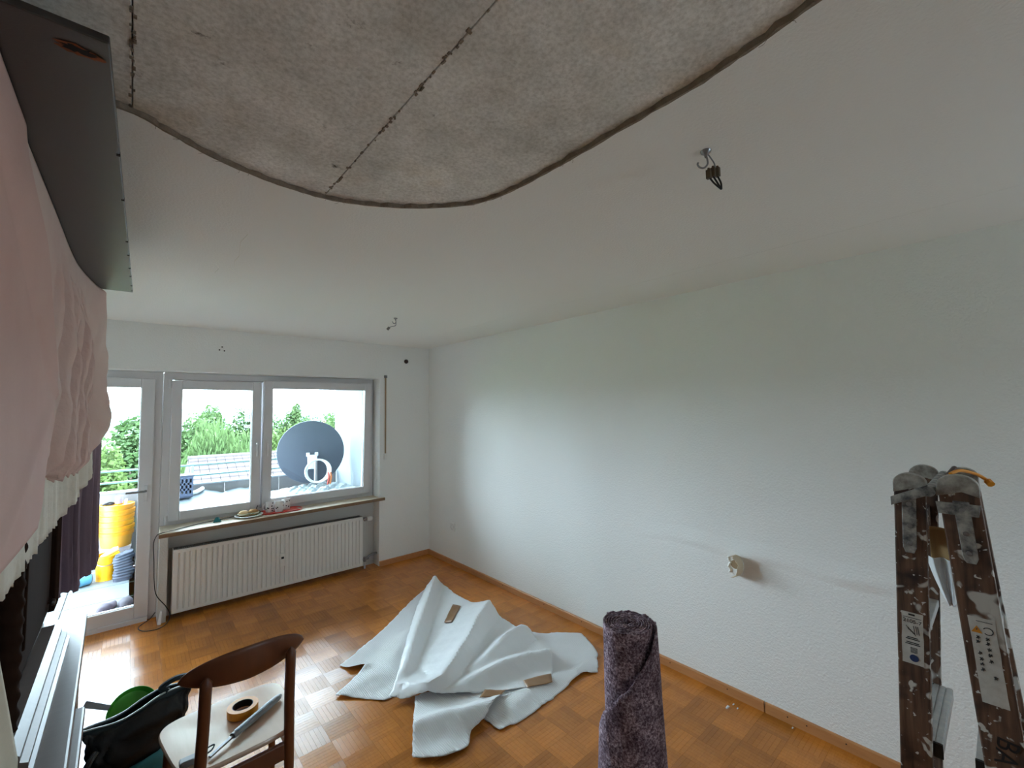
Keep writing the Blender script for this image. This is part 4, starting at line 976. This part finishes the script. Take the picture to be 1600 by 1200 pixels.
for z in (1.120,.996): MB().cyl((-1.53,6.415,z),(2.235,6.415,z),.011,n=12).build('rail', M['rail'], pw)
for x in (-1.25,.56,1.77+.4): MB().box(x-.014,x+.014,6.405,6.425,.90,1.115).build('rail_post', M['capw'], pw, bevel=.002)
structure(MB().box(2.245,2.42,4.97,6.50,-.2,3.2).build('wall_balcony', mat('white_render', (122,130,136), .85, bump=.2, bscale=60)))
structure(MB().box(-1.7,2.42,4.97,6.52,2.46,2.66).build('added_balcony_slab', mat('added_slab_soffit', (214,214,210), .9, bump=.2, bscale=50)))  # slab out of view, added to shade the balcony
# covered table
tb_ = thing('covered_table', 'low table under a white plastic cover outside the left window', 'table', (.78,5.6,.08))
MB().box(.34,1.26,5.12,6.30,.735,.765).build('table_top', M['panelc'], tb_, bevel=.004)
for lx in (.39,1.21):
    for ly in (5.18,6.24): MB().box(lx-.02,lx+.02,ly-.02,ly+.02,.08,.735).build('leg', M['panelc'], tb_, bevel=.003)
def tcov(u, v):
    x = .30+1.0*u; y = 5.08+1.27*v; z = .772+.010*noise1(x*5+y*3, 1)*.5+.03*max(0, v-.86)*(1+.5*noise1(x*6, 2))/.14
    if u < .04 or u > .96: z -= .10
    return (x, y, z)
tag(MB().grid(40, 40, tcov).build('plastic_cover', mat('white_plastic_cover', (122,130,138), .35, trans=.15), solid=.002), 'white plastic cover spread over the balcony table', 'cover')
tag(MB().tube(catmull([(.43,6.21,.82),(.52,6.25,.81),(.60,6.28,.825),(.66,6.33,.85)],5), [.022]*16, 10).build('rolled_film', M['white']), 'rolled white film lying on the covered balcony table', 'roll')
t2 = thing('workbench', 'low bench under wrinkled bubble film outside the right window', 'bench', (1.75,5.7,.08))
MB().box(1.30,2.20,5.20,6.10,.70,.735).build('bench_top', M['panelc'], t2, bevel=.004)
for lx in (1.35,2.15):
    for ly in (5.25,6.05): MB().box(lx-.02,lx+.02,ly-.02,ly+.02,.08,.70).build('leg', M['panelc'], t2, bevel=.003)
def lump(u, v):
    x = 1.28+.95*u; y = 5.17+.93*v
    z = .745+.10*sin(pi*min(1,max(0,u)))**.7*sin(pi*min(1, v*.95+.03))**.6*(.75+.25*noise1(x*8+y*5, 1)*.6)+.016*noise1(x*21-y*15, 2)*sin(pi*u)
    return (x, y, max(.742, z))
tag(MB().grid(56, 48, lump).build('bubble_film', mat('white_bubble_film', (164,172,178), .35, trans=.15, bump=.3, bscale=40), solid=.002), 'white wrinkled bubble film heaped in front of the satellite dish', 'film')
cr = thing('plastic_crate', 'dark blue-grey plastic crate with round holes on the covered balcony table', 'crate', (.44,6.19,.80))
b = MB().box(.33,.345,6.10,6.29,.80,1.035).box(.53,.545,6.10,6.29,.80,1.035).box(.345,.53,6.275,6.29,.80,1.035).box(.33,.545,6.10,6.29,.795,.805)
b.box(.345,.53,6.10,6.112,.80,.84); b.box(.345,.53,6.10,6.112,1.0,1.035)
for k in range(5): xa = .345+.185*k/5+.011; b.box(.345+.037*k, .345+.037*k+.018, 6.10, 6.112, .84, 1.0)
for z in (.885,.945): b.box(.345,.53,6.10,6.112,z-.012,z+.012)
b.build('crate_body', mat('crate_plastic', (66,76,98), .5), cr)
MB().box(.322,.553,6.092,6.298,1.03,1.042).build('crate_rim', mat('crate_rim_plastic', (58,68,90), .5), cr, bevel=.003)
# dish
dn = thing('satellite_dish', 'large round dark grey satellite dish standing on the balcony, seen from behind', 'satellite dish', (1.78,6.02,.74))
dc = Vector((1.785,6.03,1.215)); rot = Matrix.Translation(dc) @ Matrix.Rotation(radians(-4), 4, 'X') @ Matrix.Rotation(radians(-10), 4, 'Z')
b = MB().lathe([(0.0001,-.055),(.10,-.051),(.20,-.040),(.30,-.022),(.385,0),(.402,.004),(.405,.012),(.398,.014),(.38,.010),(.29,-.012),(.19,-.03),(.0001,-.046)], (0,0,0), 56, 'y')
b.v = [tuple(rot @ Vector(v)) for v in b.v]; b.build('reflector', mat('anthracite_dish', (64,71,84), .55), dn)
bk_ = MB().box(-.055,.055,-.10,-.05,-.16,.02).box(-.07,-.03,-.085,-.052,.0,.05).box(.03,.07,-.085,-.052,.0,.05)
bk_.v = [tuple(rot @ (Vector(v)+Vector((.0,-.0,-.06)))) for v in bk_.v]; bk_.build('mount_bracket', mat('pale_bracket', (206,212,222), .5), dn, bevel=.006)
MB().cyl((1.80,5.90,.74),(1.80,5.90,1.10),.022,n=14).box(1.70,1.90,5.82,5.98,.737,.75).build('mast', M['steel'], dn)
cl = MB()
for k in range(6):
    cl.tube([(1.80+(.125+.007*(k % 3)+.004*k)*cos(a*pi/18), 5.83-.006*k, .985+(.135+.006*(k % 3))*sin(a*pi/18)) for a in range(36)], .0065, 6, closed=True)
tag(cl.build('cable_coil', M['white']), 'coil of white cable hanging on the dish mast', 'cable')
for k, (dx, c, nm) in enumerate([(.10,(190,72,58),'red'),(.128,(206,112,52),'orange')]):
    tag(MB().tube([(1.80+dx,5.75,.80),(1.80+dx+.02,5.76,.90),(1.80+dx+.015,5.77,.96)], [.010,.012,.008], 10).build('cable_tie', mat('tie_%s' % nm, c, .5)), nm+' handled tool standing beside the white cable coil', 'tool')
# yellow tubs and buckets by the balcony door
M['yel'] = mat('yellow_plastic', (200,128,16), .4); M['yel2'] = mat('yellow_bucket_plastic', (212,150,8), .4)
def tub(x, y, z, label, r=.138, h=.155):
    t = thing('yellow_tub', label, 'tub', (x,y,z), 0, 'yellow tubs stacked by the balcony door')
    MB().lathe([(0.0001,0),(r*.86,0),(r*.97,h-.03),(r*.97,h),(r*.93,h),(r*.83,.008),(0.0001,.006)], (x,y,z), 36).build('tub_body', M['tubw'], t)
    MB().lathe([(r*.95,h-.035),(r*1.03,h-.035),(r*1.04,h),(r*.93,h+.003),(r*.93,h-.01)], (x,y,z), 36).build('tub_rim', M['yel'], t)
M['tubw'] = mat('yellow_tub_plastic', (196,140,50), .4, trans=.1)
TX, TY = -.088, 6.255
names = ['lowest yellow tub of the nested stack on the balcony','second yellow tub from the bottom of the nested stack','third yellow tub of the nested stack, at its middle','fourth yellow tub of the nested stack on the balcony','fifth yellow tub, just under the top of the nested stack','topmost yellow tub of the nested stack with tools in it']
ped = thing('storage_box', 'pale storage box carrying the stack of yellow tubs', 'box', (TX,TY,.08))
MB().box(TX-.12,TX+.12,TY-.045,TY+.125,.08,.335).build('box_body', mat('pale_box', (176,172,178), .7), ped, bevel=.008)
MB().box(TX-.125,TX+.125,TY-.05,TY+.13,.335,.355).build('box_lid', mat('pale_lid', (190,186,190), .6), ped, bevel=.006)
for k, nm in enumerate(names): tub(TX+.004*sin(k*2), TY, .357+k*.056, nm)
zt = .357+5*.056
jr = thing('glue_bottle', 'grey bottle with a yellow label standing in the top tub', 'bottle', (-.075,6.23,zt+.01))
MB().lathe([(0.0001,0),(.030,0),(.032,.01),(.032,.19),(.028,.20)], (-.075,6.23,zt+.012), 20).build('bottle_body', mat('mauve_bottle', (140,124,140), .4), jr)
MB().lathe([(.0325,.10),(.0325,.15)], (-.075,6.23,zt+.012), 20).build('bottle_label', M['yel'], jr)
MB().lathe([(.029,.198),(.031,.20),(.031,.225),(.0001,.226)], (-.075,6.23,zt+.012), 20).build('bottle_cap', mat('grey_cap', (150,146,150), .5), jr)
tag(MB().tube(catmull([(-.20,6.20,zt+.165),(-.17,6.19,zt+.18),(-.14,6.19,zt+.185),(-.115,6.20,zt+.17),(-.14,6.20,zt+.165),(-.18,6.20,zt+.165)],5), .009, 8).build('pliers', M['ink']), 'dark pliers lying on the rim of the top yellow tub', 'pliers')
tag(MB().tube([(-.03,6.22,zt+.05),(-.018,6.21,zt+.20)], [.012,.012], 10).build('white_stick', M['white']), 'white plastic stick standing in the top yellow tub', 'stick')
bu = thing('yellow_bucket', 'bright yellow bucket with a pale roller in front of the tub stack', 'bucket', (-.148,6.075,.08))
MB().lathe([(0.0001,0),(.076,0),(.094,.205),(.100,.207),(.100,.225),(.092,.225),(.073,.01),(0.0001,.008)], (-.148,6.075,.10), 36).build('bucket_body', M['yel2'], bu)
MB().tube([(-.148+.100*cos(a*pi/10), 6.075-.105*sin(a*pi/10), .305-.07*sin(a*pi/10)) for a in range(11)], .004, 6).build('bucket_bail', M['steel'], bu)
MB().lathe([(0.0001,0),(.078,0),(.078,.022),(.0001,.022)], (-.148,6.075,.08), 24).build('bucket_foot', M['yel2'], bu)
tag(MB().tube([(-.185,6.06,.30),(-.09,6.06,.362),(-.062,6.06,.368)], [.024,.028,.024], 14).build('paint_roller', mat('lambswool_roller', (232,198,130), .9)), 'pale yellow paint roller sleeve sticking out of the bucket', 'paint roller')
sp = thing('slate_bag', 'slate grey corrugated bag standing right of the yellow bucket', 'bag', (-.02,5.95,.08))
def sbag(u, v):
    a = u*2*pi; e = .6; cx = math.copysign(abs(cos(a))**e, cos(a)); sy = math.copysign(abs(sin(a))**e, sin(a))
    k = (1+.05*sin(v*60)*(v > .1)); wv = .008*noise1(v*6+a, 1)
    return (-.018+(.074*k*(1-.12*abs(v-.45))+wv)*cx, 5.935+.055*k*sy, .08+.265*v+.02*cx*v)
o = MB().grid(40, 60, sbag); o.build('bag_shell', mat('slate_fabric', (50,56,70), .7), sp)
MB().grid(8, 40, lambda u, v: tuple(Vector((-.018,5.935,sbag(v,1)[2])).lerp(Vector(sbag(v,1)), u))).build('bag_top', mat('slate_fabric_top', (56,62,76), .7), sp)
cnb = thing('blue_can', 'light blue can lying left of the yellow bucket', 'can', (-.30,5.98,.08))
MB().cyl((-.36,5.95,.142),(-.275,6.00,.142),.06,n=24).build('can_body', mat('light_blue_can', (96,158,190), .4), cnb)
MB().cyl((-.365,5.947,.142),(-.359,5.9505,.142),.062,n=24).cyl((-.276,5.9995,.142),(-.270,6.003,.142),.062,n=24).build('can_rim', M['steel'], cnb)
def shoe(x, y, ang, label, c):
    t = thing('garden_clog', label, 'shoe', (x,y,.08), ang, 'clogs outside the balcony door')
    def f(u, v):
        a = v*pi; w = .045*(1-.25*cos(u*2*pi)*.5)*(sin(pi*(u*.96+.02))**.35); h = lerp_tab([(0,.02),(.15,.05),(.45,.062),(.6,.045),(1,.03)], u)
        return ((u-.5)*.24, w*cos(a), .012+h*sin(a)**.7)
    MB().grid(24, 12, f).build('upper', mat('clog_foam_%d' % int(ang*100), c, .7), t, local=True, solid=.003)
    MB().prism([((u/12-.5)*.24, .046*(sin(pi*(u/12*.96+.02))**.35)) for u in range(13)]+[((.5-u/12)*.24, -.046*(sin(pi*((1-u/12)*.96+.02))**.35)) for u in range(13)], 'z', .0, .014).build('sole', M['white'], t, local=True)
shoe(.005, 5.13, 1.45, 'dark grey clog outside the door sill, right of the pair', (62,56,66))
shoe(-.115, 5.09, 1.15, 'mauve grey clog outside the door sill, left of the pair', (74,64,78))

# ------------------------------------------------------------------ view outside
gnd = structure(MB().box(-150,200,7.5,400,-8.2,-8.0).build('ground', mat('lawn', (92,118,62), .95, col2=(70,94,46), var=.4, vscale=.3)))
hl = MB()
def hill(u, v):
    x = -260+620*u; y = 260+220*v
    return (x, y, -8+(12+3.5*noise1(u*7, 1)+1.2*noise1(u*19, 2))*sin(pi*min(1, v*1.0))**.8)
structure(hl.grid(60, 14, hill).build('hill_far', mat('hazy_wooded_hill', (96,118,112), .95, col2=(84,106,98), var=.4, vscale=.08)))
def leafmat(name, c, c2):
    return mat(name, c, .75, spec=.2, col2=c2, var=.4, vscale=.6, trans=.3, islands=.5)
LM = [leafmat('maple_leaf', (58,78,40), (46,68,36)), leafmat('dark_leaf', (42,66,44), (34,56,40)), leafmat('birch_leaf', (68,86,48), (56,76,42)), leafmat('lime_leaf', (74,90,44), (60,80,40))]
bark = mat('bark', (88,76,64), .9)
def tree(x, y, top, r, rz, m, label, seed, n=2600, leaf=.30, droop=False, lobes=9, group='trees beyond the balcony'):
    rr = random.Random(seed); cz = top-rz
    t = thing('tree', label, 'tree', (x,y,-8), 0, group)
    cl = [(Vector((0,0,0)), .80), (Vector((0,0,-.25)), .85), (Vector((0,0,.1)), .7)]
    for k in range(lobes):
        a = rr.uniform(0, 6.28); e = rr.uniform(-.5, 1.0); q = rr.uniform(.35,.62)
        cl.append((Vector((q*cos(a)*math.sqrt(max(0,1-e*e*.7)), q*sin(a)*math.sqrt(max(0,1-e*e*.7)), e*.62)), rr.uniform(.30,.46)))
    vs = []; fs = []
    for i in range(n):
        c, s = cl[rr.randrange(len(cl))]
        d = Vector((rr.gauss(0,1), rr.gauss(0,1), rr.gauss(0,1))).normalized()*(s*rr.uniform(.62,1.04))
        p = c+d; P = Vector((x+p.x*r, y+p.y*r, cz+p.z*rz))
        nrm = (Vector((d.x, d.y, abs(d.z)*.9+.35))+Vector((rr.gauss(0,.5), rr.gauss(0,.5), rr.gauss(0,.4)))).normalized()
        u = nrm.orthogonal().normalized(); u.rotate(Matrix.Rotation(rr.uniform(0,6.28), 3, nrm)); w = nrm.cross(u)
        L = leaf*rr.uniform(.6,1.35); Wd = L*rr.uniform(.45,.7)
        if droop:
            u = Vector((rr.gauss(0,.25), rr.gauss(0,.25), -1)).normalized(); w = u.cross(Vector((rr.gauss(0,1), -1, 0))).normalized(); L *= 2.0; Wd = L*.2
        o = len(vs); bend = nrm*(-.12*L)
        vs += [P-u*L*.5, P+w*Wd*.5, P+u*L*.5+bend, P-w*Wd*.5]; fs.append([o, o+1, o+2, o+3])
    b = MB(); b.v = [tuple(v) for v in vs]; b.f = fs; b.sm = [False]*len(fs); b.build('crown', m, t)
    tr_ = MB().tube([(x,y,-8),(x+.1*r,y,cz-rz*.4),(x,y,cz+rz*.25)], [.05*rz+.08,.035*rz+.05,.03], 8)
    for k in range(5):
        a = k*1.26; tr_.tube([(x+.05*r,y,cz-rz*.35),(x+.3*r*cos(a),y+.3*r*sin(a),cz),(x+.55*r*cos(a),y+.55*r*sin(a),cz+.3*rz)], [.09,.06,.02], 6)
    tr_.build('trunk', bark, t)
tree(0.0, 38, 2.35, 3.6, 5.6, LM[0], 'broad full tree seen through the balcony door', 1, 9000, .34)
tree(-0.9, 22, .95, 1.45, 3.2, LM[3], 'small yellow-green tree in front, low in the door pane', 2, 5000, .20)
tree(-4.6, 34, 1.9, 3.2, 5.0, LM[1], 'dark green tree mostly hidden behind the hung sheets', 3, 3000, .34)
tree(3.3, 40, 1.75, 2.9, 5.2, LM[1], 'darker green tree at the left edge of the left window', 4, 6000, .30)
tree(4.7, 40, 2.65, 2.0, 4.8, LM[2], 'airy tree with a tall rounded top in the left window', 5, 6000, .26)
tree(7.2, 40, 3.4, 1.9, 6.0, LM[2], 'tall slender tree at the right edge of the left window', 6, 9000, .27)
tree(2.6, 34, 1.55, 2.4, 4.8, LM[2], 'light green tree beside the window frame, left of the rounded tree', 15, 7000, .25)
tree(9.9, 44, 1.9, 3.4, 5.2, LM[0], 'broad tree behind the sash between the two windows', 16, 8000, .32)
tree(6.0, 46, 2.0, 4.4, 5.4, LM[0], 'broad tree in the middle of the left window, furthest back', 7, 7000, .34)
tree(3.0, 25, 1.5, 2.1, 3.8, LM[2], 'weeping birch with drooping strands in front of the left window trees', 8, 9000, .17, droop=True)
tree(5.0, 30, 1.2, 2.2, 4.4, LM[2], 'pale drooping birch above the neighbouring roof', 9, 7000, .18, droop=True)
tree(10.4, 41, 2.95, 1.35, 4.2, LM[2], 'tall tree with a leaning pointed crown behind the dish', 10, 5500, .25, lobes=7)
tree(11.6, 37, 1.95, 3.3, 4.8, LM[2], 'wide birch directly behind the satellite dish', 11, 8000, .28)
tree(13.6, 42, 1.9, 2.4, 4.8, LM[0], 'rounded tree right of the dish next to the white balcony wall', 12, 6000, .28)
tree(9.0, 36, 1.55, 2.3, 4.4, LM[3], 'low bright green tree left of the dish above the roof', 13, 5000, .25)
tree(17.5, 60, 2.4, 3.0, 6.0, LM[1], 'bluish distant tree just left of the white balcony wall', 14, 4000, .36)
# neighbouring roof below the rail
hs = thing('house', 'neighbouring house with a pale weathered tiled roof below the railing', 'house', (6,22,-8))
M['rooftile'] = mat('weathered_roof_tile', (62,54,54), .85, col2=(46,40,40), var=.3, vscale=6, islands=.25)
MB().box(2.0,11.6,19.4,25.6,-8,-1.7).build('house_wall', mat('house_render', (200,196,190), .9), hs)
rt = MB(); NR = 12
for k in range(NR):
    ya = 18.9+k*3.6/NR; yb = ya+3.6/NR+.06; za = -1.95+k*1.78/NR; zb = za+1.78/NR
    xq = 1.82
    while xq < 11.8:
        rt.hexa([(xq,ya,za+.03),(xq+.30,ya,za+.03),(xq+.30,ya,za+.08),(xq,ya,za+.08)],[(xq,yb,zb-.02),(xq+.30,yb,zb-.02),(xq+.30,yb,zb+.05),(xq,yb,zb+.05)]); xq += .315
rt.build('roof_tiles', M['rooftile'], hs, kind='stuff')
MB().add([(1.8,18.9,-2.0),(11.8,18.9,-2.0),(11.8,22.5,-.2),(1.8,22.5,-.2),(11.8,26.1,-2.0),(1.8,26.1,-2.0)], [[0,1,2,3],[3,2,4,5],[0,3,5],[1,4,2]]).build('roof_deck', M['rooftile'], hs)
MB().cyl((1.8,22.5,-.15),(11.8,22.5,-.15),.10,n=10).build('ridge_cap', M['rooftile'], hs)
h2 = thing('far_house', 'small distant house with a red roof left of the white balcony wall', 'house', (22,66,-8))
MB().box(21.8,26,64,70,-8,-.9).build('house_wall', mat('far_house_render', (214,206,196), .9), h2)
MB().add([(21.5,63.5,-1.0),(26.5,63.5,-1.0),(26.5,67,.3),(21.5,67,.3),(26.5,70.5,-1.0),(21.5,70.5,-1.0)], [[0,1,2,3],[3,2,4,5],[0,3,5],[1,4,2]]).build('house_roof', mat('red_roof', (176,92,74), .85), h2)
